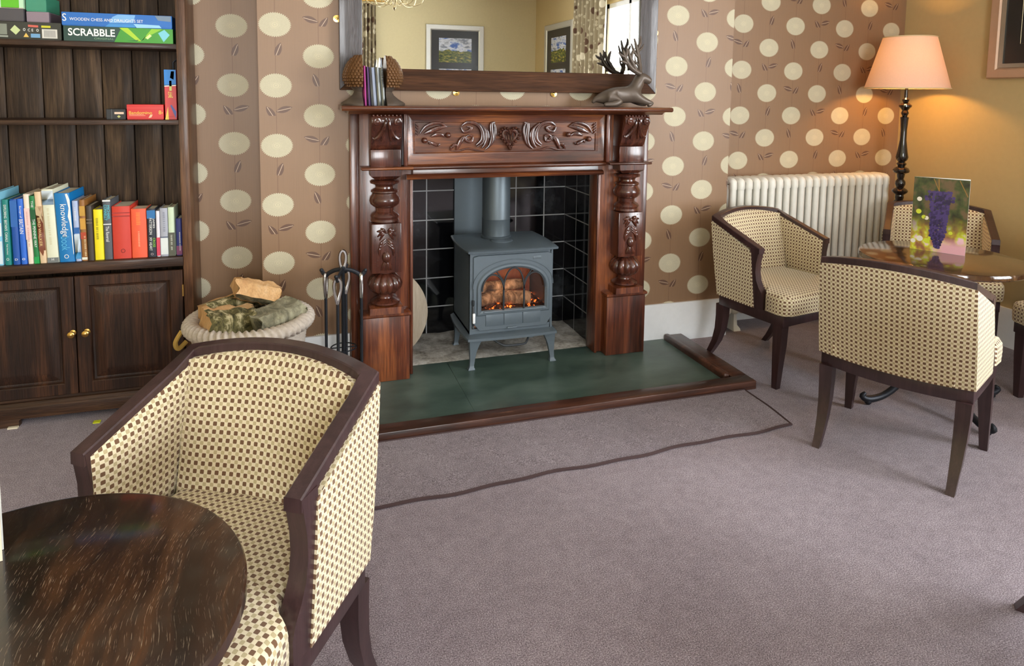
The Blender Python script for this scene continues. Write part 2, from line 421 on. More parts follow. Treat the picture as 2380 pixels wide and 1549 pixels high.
    def build(s, name, parent, mats, world=True, angle=38, keepuv=None, offset=None):
        bm = s.bm
        bmesh.ops.remove_doubles(bm, verts=bm.verts[:], dist=1e-6)
        bmesh.ops.recalc_face_normals(bm, faces=bm.faces[:])
        base = Vector((0,0,0))
        if parent is not None:
            if world:
                q = parent
                while q is not None: base = base + q.location; q = q.parent
        elif offset is None and world:
            xs = [v.co for v in bm.verts]
            base = Vector(((min(p.x for p in xs)+max(p.x for p in xs))/2, (min(p.y for p in xs)+max(p.y for p in xs))/2, min(p.z for p in xs)))
        if base.length: bmesh.ops.translate(bm, verts=bm.verts[:], vec=-base)
        ca = math.cos(math.radians(angle))
        for e in bm.edges:
            if len(e.link_faces) == 2: e.smooth = e.link_faces[0].normal.dot(e.link_faces[1].normal) > ca
        uv = bm.loops.layers.uv.new('UVMap')
        for f in bm.faces:
            n = f.normal; ax = max(range(3), key=lambda i: abs(n[i]))
            for l in f.loops:
                p = l.vert.co
                if keepuv: l[uv].uv = keepuv(p)
                else: l[uv].uv = {0: (p.y, p.z), 1: (p.x, p.z), 2: (p.x, p.y)}[ax]
        me = bpy.data.meshes.new(name); bm.to_mesh(me); bm.free()
        if not isinstance(mats, (list, tuple)): mats = [mats]
        for m in mats: me.materials.append(m)
        o = bpy.data.objects.new(name, me); C.objects.link(o)
        if parent is not None: o.parent = parent
        else: o.location = base
        return o

def tag(o, label, cat, group=None, kind=None):
    if label: o['label'] = label
    if cat: o['category'] = cat
    if group: o['group'] = group
    if kind: o['kind'] = kind
    return o
def thing(name, loc, label, cat, group=None, rz=0):
    o = bpy.data.objects.new(name, None); o.empty_display_size = .05; C.objects.link(o)
    o.location = loc; o.rotation_euler = (0, 0, rz); return tag(o, label, cat, group)
def struct(name, mb, mats):
    o = mb.build(name, None, mats); o['kind'] = 'structure'; return o
def copy_tree(o, parent=None):
    c = o.copy(); C.objects.link(c)
    if parent is not None: c.parent = parent
    for ch in list(o.children): copy_tree(ch, c)
    return c
def text_mb(mb, txt, mat4, w=None, h=None, mi=0, bold=0, spacing=1.0):
    """lettering as thin solid glyphs; mat4 puts the text's x-y plane in place; fitted to w x h"""
    cu = bpy.data.curves.new('t', 'FONT'); cu.body = txt; cu.size = 1; cu.extrude = 0; cu.offset = bold; cu.resolution_u = 3
    cu.space_character = spacing
    ob = bpy.data.objects.new('t', cu); C.objects.link(ob)
    bpy.context.view_layer.update()
    me = bpy.data.meshes.new_from_object(ob.evaluated_get(bpy.context.evaluated_depsgraph_get()))
    xs = [v.co.x for v in me.vertices]; ys = [v.co.y for v in me.vertices]
    if not xs: return
    x0, x1, y0, y1 = min(xs), max(xs), min(ys), max(ys)
    sx = w/(x1-x0) if w else None; sy = h/(y1-y0) if h else None
    sx = sx or sy; sy = sy or sx
    vs = [mb.bm.verts.new(mat4 @ Vector(((v.co.x-(x0+x1)/2)*sx, (v.co.y-(y0+y1)/2)*sy, 0))) for v in me.vertices]
    for p in me.polygons: mb._f([vs[i] for i in p.vertices], mi)
    bpy.data.objects.remove(ob); bpy.data.curves.remove(cu); bpy.data.meshes.remove(me)
def front(x, y, z, rot=0):          # plane facing -Y (towards the room), text upright; rot turns it in the plane
    return Matrix.Translation((x, y, z)) @ Matrix.Rotation(PI/2, 4, 'X') @ Matrix.Rotation(rot, 4, 'Z')
def lerp(a, b, t): return a+(b-a)*t
def V(*a): return Vector(a)
def spline(pts, n=6):
    pts = [Vector(p) for p in pts]; out = []
    for i in range(len(pts)-1):
        p0 = pts[max(i-1, 0)]; p1 = pts[i]; p2 = pts[i+1]; p3 = pts[min(i+2, len(pts)-1)]
        for k in range(n):
            t = k/n
            out.append(.5*((2*p1)+(p2-p0)*t+(2*p0-5*p1+4*p2-p3)*t*t+(3*p1-p0-3*p2+p3)*t**3))
    out.append(pts[-1]); return out
def rads(r, n):
    out = []
    for i in range(n):
        t = i/(n-1)*(len(r)-1); k = min(int(t), len(r)-2); out.append(lerp(r[k], r[k+1], t-k))
    return out
LR, LB, LL, LC, EXPO = 780, 560, 32, 10, 0.12
# ---------------------------------------------------------------- the setting
H0 = 2.95
XR, XL, YB = 3.70, -2.3, -4.0
struct('floor', MB().box(XL-.1, XR+.1, YB-.1, 3.9, -.06, 0), M['carpet'])
struct('ceiling', MB().box(XL-.1, XR+.1, YB-.1, 3.9, H0, H0+.06), M['ceil'])
M['wpplain'] = flat('plain_brown_wallpaper_return', (150, 118, 94), .5)
mb = MB()
for a in ((-.147, .50, 0, H0), (1.487, 2.285, 0, H0), (.50, 1.487, .99, H0)): mb.box(a[0], a[1], 3.176, 3.72, a[2], a[3])
for f in mb.bm.faces:
    f.normal_update()
    if abs(f.normal.y) < .5: f.material_index = 1
struct('wall_chimney_breast', mb, [M['wpA'], M['wpplain']])
struct('wall_alcove_left', MB().box(XL-.05, -.147, 3.33, 3.40, 0, H0), M['wpL'])
struct('wall_alcove_right', MB().box(2.285, XR+.05, 3.374, 3.45, 0, H0), M['wpR'])
struct('wall_left', MB().box(XL-.08, XL, YB, 3.4, 0, H0), M['cream'])
# right wall with its window opening
WY0, WY1, WZ0, WZ1 = -1.42, .9, .55, 2.45
mb = MB(); mb.box(XR, XR+.07, YB, WY0, 0, H0); mb.box(XR, XR+.07, WY1, 3.45, 0, H0)
mb.box(XR, XR+.07, WY0, WY1, 0, WZ0); mb.box(XR, XR+.07, WY0, WY1, WZ1, H0)
struct('wall_right', mb, M['creamR'])
BX0, BX1 = -1.0, .86
mb = MB(); mb.box(XL, BX0, YB-.07, YB, 0, H0); mb.box(BX1, XR, YB-.07, YB, 0, H0)
mb.box(BX0, BX1, YB-.07, YB, 0, WZ0); mb.box(BX0, BX1, YB-.07, YB, WZ1, H0)
struct('wall_rear', mb, M['cream'])
def window(name, axis, a0, a1, w, bars):
    mb = MB()
    def B(p0, p1, z0, z1, d0=.01, d1=.055):
        if axis == 'x': mb.box(w+d0, w+d1, p0, p1, z0, z1, bev=.004)
        else: mb.box(p0, p1, w-d1, w-d0, z0, z1, bev=.004)
    B(a0, a0+.06, WZ0, WZ1); B(a1-.06, a1, WZ0, WZ1); B(a0, a1, WZ0, WZ0+.06); B(a0, a1, WZ1-.06, WZ1)
    for b in bars: B(b-.03, b+.03, WZ0, WZ1)
    B(a0, a1, 1.62, 1.67)
    o = struct(name, mb, M['white'])
    p = MB()
    if axis == 'x': p.box(w+.03, w+.034, a0+.05, a1-.05, WZ0+.05, WZ1-.05)
    else: p.box(a0+.05, a1-.05, w-.034, w-.030, WZ0+.05, WZ1-.05)
    p.build('pane', o, M['glass'])
    s = MB()
    if axis == 'x': s.box(w-.05, w+.03, a0-.05, a1+.05, WZ0-.03, WZ0, bev=.006)
    else: s.box(a0-.05, a1+.05, w-.03, w+.05, WZ0-.03, WZ0, bev=.006)
    s.build('window_sill', o, M['white'])
window('window_1', 'x', WY0, WY1, XR, (-.82, .12))
window('window_2', 'y', BX0, BX1, YB, (-.1,))
# skirting
def skirt(name, x0, x1, y0, y1, d):
    """board whose room face looks along d ('-y' or '-x' or '+x' or '+y')"""
    z = .212; e = .018
    if d == '-y': pts = [(y1, 0), (y0, 0), (y0, z-.02), (y0+.008, z), (y1, z)]; mb = MB().prism(pts, x0, x1, axis=0)
    else: pts = [(x1, 0), (x0, 0), (x0, z-.02), (x0+.008, z), (x1, z)]; mb = MB().prism(pts, y0, y1, axis=1)
    return struct(name, mb, M['white'])
skirt('baseboard_breast_right', 1.752, 2.303, 3.156, 3.176, '-y')
skirt('baseboard_breast_left', -.165, .232, 3.156, 3.176, '-y')
struct('baseboard_return_right', MB().box(2.285, 2.303, 3.176, 3.356, 0, .208), M['white'])
skirt('baseboard_alcove_right', 2.303, XR-.02, 3.354, 3.374, '-y')
skirt('baseboard_alcove_left', -.416, -.147, 3.31, 3.33, '-y')
skirt('baseboard_right', XR-.02, XR, -4, 3.354, '-x')
# firebox lining
struct('wall_firebox_back', MB().box(.50, 1.487, 3.58, 3.60, 0, .99), M['tile_x'])
struct('wall_firebox_left', MB().box(.500, .507, 3.176, 3.58, 0, .99), M['tile_y'])
struct('wall_firebox_right', MB().box(1.480, 1.487, 3.176, 3.58, 0, .99), M['tile_y'])

# hearth
ht = thing('fireplace_hearth', (.99, 2.85, 0), 'green-grey slate hearth with dark wooden kerb in front of the stove', 'hearth')
mb = MB()
for x0, x1 in ((.045, .6985), (.6992, 1.9)): mb.box(x0, x1, 2.586, 3.17, .0, .019, bev=.0008, seg=1)
mb.build('slate_slab', ht, M['slate'])
mb = MB(); mb.box(-.03, 2.012, 2.512, 2.586, 0, .04, bev=.004); mb.build('front_kerb', ht, M['kerbwood'])
for x0, x1, xb in ((1.932, 2.012, 1.9), (-.03, .045, None)):
    mb = MB(); mb.box(x0, x1, 2.586, 3.153, 0, .04, bev=.004)
    if xb: mb.box(xb, x0, 2.60, 3.15, 0, .05, bev=.01, seg=3)
    mb.build('side_kerb', ht, M['kerbwood'])
mb = MB(); nx, ny = 36, 16
def st(u, v): 
    x = lerp(.502, 1.485, u); y = lerp(3.172, 3.578, v)
    return (x, y, .0225+.006*noise.noise(V(x*14, y*14, 0)) - (.004 if v == 0 else 0))
mb.slab(st, lambda u, v: (lerp(.502, 1.485, u), lerp(3.172, 3.578, v), 0), nx, ny)
mb.build('inner_stone', ht, M['stone'])

# loose carpet offcut
nx, ny = 60, 10
def rugp(u, v, dz=0, inset=0):
    x = lerp(.06+inset, 1.925-inset, u)+v*.02
    yf = lerp(2.088, 2.178, u)+.006*math.sin(u*19)+.004*math.sin(u*47); yb = 2.508
    y = lerp(yf+inset, yb-inset, v)
    return (x, y, dz+.0025*(1+math.sin(u*31+v*5))*v*(1-v)*4)
rug = thing('hearth_rug', (1.0, 2.3, 0), 'mauve-brown strip of carpet with dark bound edges along the kerb', 'rug')
MB().slab(lambda u, v: rugp(u, v, .009), lambda u, v: rugp(u, v, .001)[:2]+(.001,), nx, ny).build('rug_pile', rug, M['rug'])
mb = MB(); loop = [rugp(i/60, 0, .006) for i in range(61)]+[rugp(1, i/10, .006) for i in range(1, 11)]+[rugp(1-i/60, 1, .006) for i in range(1, 61)]+[rugp(0, 1-i/10, .006) for i in range(1, 10)]
mb.tube(loop, .0062, 6, closed=True); mb.build('bound_edge', rug, M['bind'])

# ---------------------------------------------------------------- fireplace surround
FP = thing('fireplace_surround', (.99, 3.1, 0), 'carved dark mahogany mantelpiece with turned columns around the black tiled opening', 'fireplace')
mb = MB()
for nm_, b_ in (('pilaster_board', (.275, .515, 3.085, 3.174, .0195, 1.25)), ('pilaster_board', (1.45, 1.712, 3.085, 3.174, .0195, 1.25)), ('edge_board', (.236, .275, 3.11, 3.174, .0195, 1.25)), ('edge_board', (1.712, 1.748, 3.11, 3.174, .0195, 1.25)),
    ('opening_bead', (1.45, 1.463, 3.07, 3.0855, .0195, .945)), ('opening_bead', (.502, .515, 3.07, 3.0855, .0195, .945)), ('frieze_end', (.467, .483, 3.03, 3.086, 1.012, 1.248)), ('frieze_end', (1.47, 1.488, 3.03, 3.086, 1.012, 1.248))):
    MB().box(*b_, bev=.003).build(nm_, FP, M['mahog_z'])
mb = MB(); mb.box(.515, 1.45, 3.075, 3.174, .945, 1.0, bev=.002)
mb.prism([(3.0755, .945), (3.06, .947), (3.055, .957), (3.062, .966) , (3.0755, .97)], .484, 1.472, axis=0)
mb.build('lintel', FP, M['mahog_x'])
# frieze: nested rectangles give the sunk carved field
mb = MB()
def rect(x0, x1, z0, z1, y): return [(x0, y, z0), (x1, y, z0), (x1, y, z1), (x0, y, z1)]
fx0, fx1, fz0, fz1 = .483, 1.47, 1.012, 1.25
mb.loft([rect(fx0, fx1, fz0, fz1, 3.14), rect(fx0, fx1, fz0, fz1, 3.052), rect(fx0+.006, fx1-.006, fz0+.006, fz1-.006, 3.048),
         rect(fx0+.03, fx1-.03, fz0+.05, fz1-.036, 3.062), rect(fx0+.04, fx1-.045, fz0+.055, fz1-.04, 3.062), rect(fx0+.043, fx1-.048, fz0+.058, fz1-.043, 3.068)])
mb.build('frieze_board', FP, M['mahog_x'])
# carving
mb = MB(); cy = 3.066
def scroll(pts, r, mirror=None, n=5, flat=.55):
    for sx in ((1,) if mirror is None else (1, -1)):
        P = spline([((p[0] if sx == 1 else 2*mirror-p[0]), cy-(p[2] if len(p) > 2 else .006), p[1]) for p in pts], n)
        mb.tube(P, rads([v*1.35 for v in r], len(P)), 8, up=(0, 1, 0), flat=flat*1.25)
cx = .975
def px(x, y): return ((x/4.4906+900-1180)/481+cx, 1.208-(y-202)/4.4906/508)
# outlines traced as scroll centre lines: (x, z) relative to the carved field
def S(pts, r, mirror=True): scroll([px(*p) for p in pts], r, cx if mirror else None)
for pts, r in (
    ([(1100, 200), (1062, 215), (1062, 290), (1068, 370), (1045, 450), (1000, 492)], [.002, .006, .0075, .007, .005, .002]),
    ([(1080, 195), (1100, 250), (1102, 320), (1085, 400), (1060, 450)], [.002, .004, .005, .004, .002]),
    ([(965, 235), (1010, 290), (1022, 360), (995, 440), (960, 480)], [.002, .006, .008, .006, .002]),
    ([(930, 210), (985, 260), (1000, 340), (975, 420), (910, 465)], [.002, .004, .004, .004, .002]),
    ([(750, 240), (800, 205), (870, 205), (930, 240), (965, 310), (960, 390), (905, 445)], [.002, .006, .007, .007, .007, .007, .003]),
    ([(745, 250), (775, 300), (830, 290), (850, 255), (810, 245)], [.002, .006, .006, .005, .003]),
    ([(870, 355), (850, 405), (800, 395), (775, 360), (740, 400), (715, 455), (700, 500)], [.002, .006, .005, .006, .009, .007, .002]),
    ([(870, 350), (830, 340), (800, 360), (820, 385)], [.004, .004, .003, .002]),
    ([(715, 450), (680, 440), (650, 465), (640, 500)], [.002, .005, .006, .002]),
    ([(330, 320), (380, 250), (450, 215), (530, 210), (600, 250)], [.002, .005, .006, .005, .002]),
    ([(370, 320), (440, 290), (520, 260), (600, 245)], [.003, .009, .008, .002]),
    ([(410, 400), (460, 420), (500, 440), (530, 430)], [.002, .006, .006, .003]),
    ([(440, 350), (490, 330), (540, 330), (575, 350)], [.003, .008, .007, .003]),
    ([(290, 215), (318, 240)], [.003, .003]), ([(290, 245), (318, 270)], [.003, .003]), ([(290, 275), (315, 300)], [.003, .003]), ([(290, 305), (312, 330)], [.003, .003]),
    ([(640, 500), (720, 505), (820, 480), (900, 500), (990, 515)], [.001, .003, .003, .003, .001])):
    S(pts, r)
for x, y, r in ((372, 388, .0125), (610, 335, .0125), (425, 420, .006), (510, 440, .005), (655, 455, .005)):
    p = px(x, y)
    for sx in (p[0], 2*cx-p[0]): mb.ball((sx, cy-.012, p[1]), r*1.15, 12)
# heart of leaves in the middle
def heart(t, k): 
    a = 2*PI*t; return (cx+.001+k*.0245*math.sin(a)**3*1.5, 1.141+k*.0285*(13*math.cos(a)-5*math.cos(2*a)-2*math.cos(3*a)-math.cos(4*a))/11)
for i in range(26):
    x, z = heart(i/26, 1.35); mb.ball((x, cy-.012, z), (.0075, .009, .0075), 8)
P = [(heart(i/30, .95)[0], cy-.006, heart(i/30, .95)[1]) for i in range(30)]; mb.tube(P, .008, 8, closed=True)
for a in (-.014, -.005, .005, .014): mb.tube(spline([(cx+a*1.5, cy-.004, 1.158), (cx+a*1.3, cy-.014, 1.13), (cx, cy-.004, 1.095)]), .005, 6)
mb.build('frieze_carving', FP, M['mahog_carved'])
# upper and lower shelf mouldings
def nosed(mb, x0, x1, yf, z0, z1, yb=3.174):
    h = (z1-z0)/2
    prof = [(yb, z0), (yf+h, z0), (yf+h*.3, z0+h*.35), (yf, z0+h), (yf+h*.3, z1-h*.35), (yf+h, z1), (yb, z1)]
    mb.prism(prof, x0, x1, axis=0, bev=.002)
mb = MB(); nosed(mb, .192, 1.79, 2.945, 1.262, 1.285)
mb.prism([(3.174, 1.248), (3.0, 1.248), (2.992, 1.254), (2.975, 1.262), (3.174, 1.262)], .222, 1.76, axis=0, bev=.002)
mb.build('mantel_shelf', FP, M['mahog_x'])
for a_ in ((.277, .505, 2.995, .999, 1.012), (1.475, 1.708, 2.995, .999, 1.012), (.505, 1.475, 3.035, .992, 1.012)):
    mb = MB(); nosed(mb, *a_); mb.build('lower_moulding', FP, M['mahog_x'])
# two columns, each a stack of block, turning, carved block, fluted bulb and plinth
for c0 in (.384, 1.600):
    yc = 3.052
    col_o = None
    mb = MB()
    MB().box(c0-.067, c0+.067, 3.01, 3.09, 1.012, 1.09, bev=.002).build('neck_block', FP, M['mahog_carved'])
    mb.loft([[(c0+sx*w, y, z) for sx, y in ((-1, yf), (1, yf), (1, 3.1), (-1, 3.1))] for w, yf, z in ((.045, 3.02, .955), (.066, 3.0, .972), (.068, 2.999, .999))]); mb.build('capital', FP, M['mahog_carved']); mb = MB()
    mb.lathe([(.03, .952), (.06, .950), (.066, .945), (.064, .937), (.045, .930), (.040, .922), (.041, .914), (.05, .910), (.060, .904), (.062, .898), (.054, .892),
              (.056, .885), (.066, .872), (.069, .858), (.064, .842), (.052, .832), (.042, .826), (.040, .812), (.044, .806), (.058, .799), (.064, .788), (.060, .776), (.064, .766), (.055, .759)][::-1], (c0, yc, 0), 32)
    mb.build('turned_baluster', FP, M['mahog_carved']); mb = MB()
    mb.lathe([(.05, .536), (.034, .532), (.034, .526), (.040, .522), (.062, .50), (.069, .478), (.064, .455), (.048, .436), (.036, .430), (.033, .422), (.036, .412), (.052, .404), (.066, .396), (.066, .388)][::-1],
             (c0, yc, 0), 72, mod=lambda r, z, a: r*(1+.15*abs(math.sin(a*6))*(1 if .432 < z < .525 else 0)))
    mb.build('fluted_bulb', FP, M['mahog_carved'])
    mb = MB(); w = .0665
    mb.box(c0-w, c0+w, 2.998, 3.1, .534, .759, bev=.003); mb.build('column_block', FP, M['mahog_carved']); mb = MB()
    mb.loft([[(c0+sx*w_, y, z) for sx, y in ((-1, yf), (1, yf), (1, 3.1), (-1, 3.1))] for w_, yf, z in ((.076, 2.99, .346), (.074, 2.992, .376), (.04, 3.03, .393))])
    mb.build('plinth_cap', FP, M['mahog_z'])
    mb = MB(); yy = 2.997      # bow, leaves and acorn
    mb.ball((c0, yy, .722), (.009, .007, .008), 10)
    for s in (-1, 1):
        for k, (dx, dz) in enumerate(((.043, .004), (.04, -.02), (.03, -.036), (.026, .018))):
            P = spline([(c0+s*.008, yy-.002, .722), (c0+s*dx*.55, yy-.008, .722+dz*.35+.004), (c0+s*dx, yy-.002, .722+dz)]); mb.tube(P, rads([.004, .0085, .0025], len(P)), 8, up=(0, 1, 0), flat=.7)
        for k in range(3):
            P = spline([(c0+s*.004, yy, .69-.012*k), (c0+s*(.022+.004*k), yy-.004, .672-.014*k), (c0+s*(.034-.002*k), yy, .645-.016*k)]); mb.tube(P, rads([.003, .0085, .002], len(P)), 8, up=(0, 1, 0), flat=.8)
    mb.ball((c0, yy-.002, .608), (.021, .016, .027), 14)
    for k in range(7):
        a = (k-3)*.28; mb.tube([(c0+.012*math.sin(a), yy-.003, .588), (c0+.026*math.sin(a), yy-.006, .565), (c0+.03*math.sin(a), yy, .548)], [.003, .005, .003], 6)
    for i in range(60):
        x = c0+random.uniform(-.056, .056); z = random.uniform(.545, .75)
        if abs(x-c0) > .03 or z < .56: mb.ball((x, yy+.001, z), .0018, 5)
    mb.build('block_carving', FP, M['mahog_carved'])
    mb = MB(); mb.box(c0-.108, c0+.108, 3.022, 3.12, .0195, .330, bev=.002)
    mb.loft([[(c0+sx*w_, y, z) for sx, y in ((-1, yf), (1, yf), (1, 3.12), (-1, 3.12))] for w_, yf, z in ((.108, 3.02, .322), (.114, 3.012, .329), (.114, 3.012, .339), (.105, 3.022, .346))])
    mb.build('pedestal', FP, M['mahog_z'])
    # scroll bracket (corbel)
    mb = MB(); w = .067
    prof = [(3.09, 1.09), (3.02, 1.09), (3.012, 1.098), (3.002, 1.11), (2.992, 1.135), (2.982, 1.165), (2.968, 1.19), (2.956, 1.21), (2.955, 1.225), (2.965, 1.24), (2.985, 1.247), (3.09, 1.247)]
    mb.prism(prof, c0-w, c0+w, axis=0, bev=.0025)
    def cf(z): # front face depth at height z
        q = prof[1:11]
        for a, b in zip(q, q[1:]):
            if a[1] <= z <= b[1]: return lerp(a[0], b[0], (z-a[1])/(b[1]-a[1]+1e-9))
        return 2.96
    for s in (-1, 1):
        for k in range(4):
            x1 = .012+.016*k
            pts = [(c0+s*.006, 1.232-.004*k), (c0+s*(.010+.004*k), 1.20-.01*k), (c0+s*(.016+.011*k), 1.165-.008*k), (c0+s*min(.02+.02*k, .062), 1.128+.006*k)]
            P = spline([(x, cf(z)-.005, z) for x, z in pts]); mb.tube(P, rads([.004, .0078, .0085, .003], len(P)), 8, up=(0, 1, 0), flat=1.0)
        a = [(c0+s*.044+.017*(1-t*.22)*math.cos(t*1.9*PI/2), 1.216+.017*(1-t*.22)*math.sin(t*1.9*PI/2)) for t in [i*.3 for i in range(15)]]
        mb.tube([(x, cf(z)-.006, z) for x, z in a], rads([.0065, .004], len(a)), 7)
        mb.ball((c0+s*.044, cf(1.216)-.004, 1.216), (.012, .011, .012), 10)
    for i in range(8): mb.ball((c0-.058+i*.0166, 2.966, 1.2425), .0055, 8)
    mb.build('scroll_bracket', FP, M['mahog_carved'])

# sheet steel behind the flue
mb = MB(); mb.prism([(.825, 3.562), (.905, 3.562), (.905, 3.572), (1.07, 3.572), (1.07, 3.562), (1.142, 3.562), (1.142, 3.579), (.825, 3.579)], .50, .985)
tag(mb.build('backing_plate', None, M['galv']), 'grey sheet metal plate on the black tiles behind the stove pipe', 'metal plate')
# bare board leaning on the left of the firebox
def bd(u, v, y): 
    a = PI*(v-.5)*1.0; w = .078*math.cos(a*.97)**.6 if abs(v-.5) < .5 else .02
    return (.515+u*(w*1.45+.004), y+.06*(1-v), .026+v*.4)
tag(MB().slab(lambda u, v: bd(u, v, 3.29), lambda u, v: bd(u, v, 3.315), 8, 24).build('wooden_board', None, M['palewood']), 'pale bare timber board leaning inside the fireplace left of the stove', 'board')

# ---------------------------------------------------------------- stove
ST = thing('wood_burning_stove', (1.0, 3.2, .019), 'blue-grey cast iron stove with an arched glass door on the slate hearth', 'stove')
sx0, sx1, yf, yb_ = .785, 1.207, 3.06, 3.40
mb = MB(); t_ = .012
# body as an open-fronted casing so that the fire sits in a real chamber
mb.box(sx0, sx0+t_, yf, yb_, .185, .582); mb.box(sx1-t_, sx1, yf, yb_, .185, .582); mb.box(sx0, sx1, yb_-t_, yb_, .185, .582)
mb.box(sx0, sx1, yf, yb_, .185, .2); mb.box(sx0, sx1, yf, yb_, .57, .582)
mb.box(sx0+.02, sx1-.02, yb_-.06, yb_-.03, .27, .52, 1); mb.box(sx0+t_, sx1-t_, yf+.03, yb_-t_, .2, .268, 1)
mb.box(sx0, .802, yf-.004, yf+.012, .185, .582); mb.box(1.198, sx1, yf-.004, yf+.012, .185, .582); mb.box(.80, 1.20, yf+.001, yf+.012, .185, .212); mb.box(.80, 1.20, yf+.001, yf+.012, .565, .582)
mb.build('stove_body', ST, [M['stove'], M['brick']])
mb = MB()
def plate(x0, x1, y0, y1, k=.012, n=8):
    out = []
    for (ax, ay), (bx, by) in (((x0, y0), (x1, y0)), ((x1, y0), (x1, y1)), ((x1, y1), (x0, y1)), ((x0, y1), (x0, y0))):
        nx_, ny_ = (by-ay), -(bx-ax); l = math.hypot(nx_, ny_); nx_ /= l; ny_ /= l
        for i in range(n):
            t = i/n; b = 4*t*(1-t)*k; out.append((lerp(ax, bx, t)+nx_*b, lerp(ay, by, t)+ny_*b))
    return out
mb.loft([[(x, y, z) for x, y in plate(*r)] for r, z in (((sx0-.004, sx1+.004, yf-.006, yb_+.004), .582), ((sx0-.014, sx1+.016, yf-.03, yb_+.006), .589), ((sx0-.016, sx1+.018, yf-.032, yb_+.008), .598), ((sx0-.010, sx1+.012, yf-.024, yb_+.004), .603))])
mb.lathe([(.001, .6075), (.05, .6075), (.056, .605), (.058, .602)][::-1], (.99, 3.22, 0), 32)
mb.build('top_plate', ST, M['stove'])
# door with arched opening
dx0, dx1, dz0, dz1 = .800, 1.2, .205, .572
def arch(x0, x1, z0, zs, zt, n=40):
    """outline: bottom-left, up the left, over the round top, down the right"""
    xc, r = (x0+x1)/2, (x1-x0)/2; out = []
    for i in range(9): out.append((lerp(x1, x0, i/8), z0))
    for i in range(1, 8): out.append((x0, lerp(z0, zs, i/8)))
    for i in range(n+1):
        a = PI-PI*i/n; out.append((xc+r*math.cos(a), zs+(zt-zs)*math.sin(a)**.9 if math.sin(a) > 0 else zs))
    for i in range(1, 8): out.append((x1, lerp(zs, z0, i/8)))
    return out
def boxpts(x0, x1, z0, z1, ref, xc, zc):
    out = []
    for x, z in ref:
        dx, dz = x-xc, z-zc
        k = min((x1-xc)/dx if dx > 1e-6 else ((x0-xc)/dx if dx < -1e-6 else 1e9), (z1-zc)/dz if dz > 1e-6 else ((z0-zc)/dz if dz < -1e-6 else 1e9))
        out.append((xc+dx*k, zc+dz*k))
    return out
ax0, ax1, azb, azs, azt = .840, 1.164, .302, .395, .506
ref = arch(ax0, ax1, azb, azs, azt); xc_, zc_ = (ax0+ax1)/2, .39
outer = boxpts(dx0, dx1, dz0, dz1, ref, xc_, zc_)
ex = lambda k: [(xc_+(x-xc_)*(1+k/.156), azb+(z-azb)*(1+k/.2) if z > azb+.001 else z-k) for x, z in ref]
mb = MB(); yd = yf-.012
L3 = lambda pts, y: [(x, y, z) for x, z in pts]
mb.loft([L3(outer, yf), L3(outer, yd+.002), L3([(lerp(x, xc_, .006), lerp(z, zc_, .006)) for x, z in outer], yd), L3(ex(.024), yd), L3(ex(.018), yd-.007), L3(ex(.009), yd-.008), L3(ref, yd-.001), L3(ref, yf)], caps=False)
P = [(x, yd-.001, z) for x, z in ex(.04) if z > .40]; mb.tube(P, .0022, 6)
mb.box(.862, .952, yd-.004, yd+.004, .225, .288, bev=.002); mb.box(.955, 1.048, yd-.004, yd+.004, .225, .288, bev=.002); mb.box(1.051, 1.142, yd-.004, yd+.004, .225, .288, bev=.002)
mb.box(.85, 1.155, yd-.010, yd+.002, .290, .300, bev=.003)
mb.box(1.10, 1.142, yd-.002, yd+.004, .541, .556, bev=.001); mb.box(.97, 1.02, yd-.008, yd, .206, .214, bev=.002)
dr = mb.build('door', ST, M['stove'])
mb = MB()
def arcp(xa, xb, zb, zt, n=10):  # pointed gothic arch
    w = (xb-xa)/2; xm = (xa+xb)/2
    return [(lerp(xa, xm, 1-math.cos(t*PI/2)), yd-.005, lerp(zb, zt, math.sin(t*PI/2))) for t in [i/n for i in range(n+1)]]+[(lerp(xm, xb, math.sin(t*PI/2)), yd-.005, lerp(zt, zb, 1-math.cos(t*PI/2))) for t in [i/n for i in range(1, n+1)]]
for xa, xb, zt in ((.843, .950, .478), (.950, 1.054, .506), (1.054, 1.161, .478)): mb.tube(arcp(xa, xb, .40, zt), .0045, 6)
for xm in (.950, 1.054): mb.tube([(xm, yd-.005, .302), (xm, yd-.005, .40)], .0052, 6)
mb.tube([(.953, yd-.005, .40), (.945, yd-.005, .45), (.915, yd-.005, .49)], .0035, 6); mb.tube([(1.051, yd-.005, .40), (1.06, yd-.005, .45), (1.09, yd-.005, .49)], .0035, 6)
mb.build('tracery', dr, M['stoved'])
MB().loft([L3(ref, yf-.003), L3(ref, yf)]).build('door_glass', dr, M['sootglass'])
mb = MB(); mb.box(.793, .806, yd-.022, yd-.006, .25, .30, bev=.004); mb.build('handle', dr, M['white'])
mb = MB(); mb.lathe([(.006, .222), (.006, .232), (.004, .236), (.006, .24), (.006, .33), (.004, .334), (.007, .338), (.007, .36)], (.797, yd-.010, 0), 10)
mb.build('hinge', dr, M['stoved'])
mb = MB()
mb.loft([[(x, y, z) for x, y in plate(*r)] for r, z in (((sx0-.006, sx1+.006, yf-.02, yb_), .158), ((sx0-.016, sx1+.014, yf-.04, yb_+.004), .166), ((sx0-.016, sx1+.014, yf-.04, yb_+.004), .178), ((sx0, sx1, yf-.018, yb_), .188))])
mb.build('ash_shelf', ST, M['stove'])
mb = MB(); mb.tube(spline([(.90, yf-.03, .160), (.935, yf-.055, .142), (.965, yf-.06, .138), (1.04, yf-.06, .138), (1.06, yf-.05, .146), (1.075, yf-.03, .160)], 3), .0055, 8); mb.build('draught_rod', ST, M['stoved'])
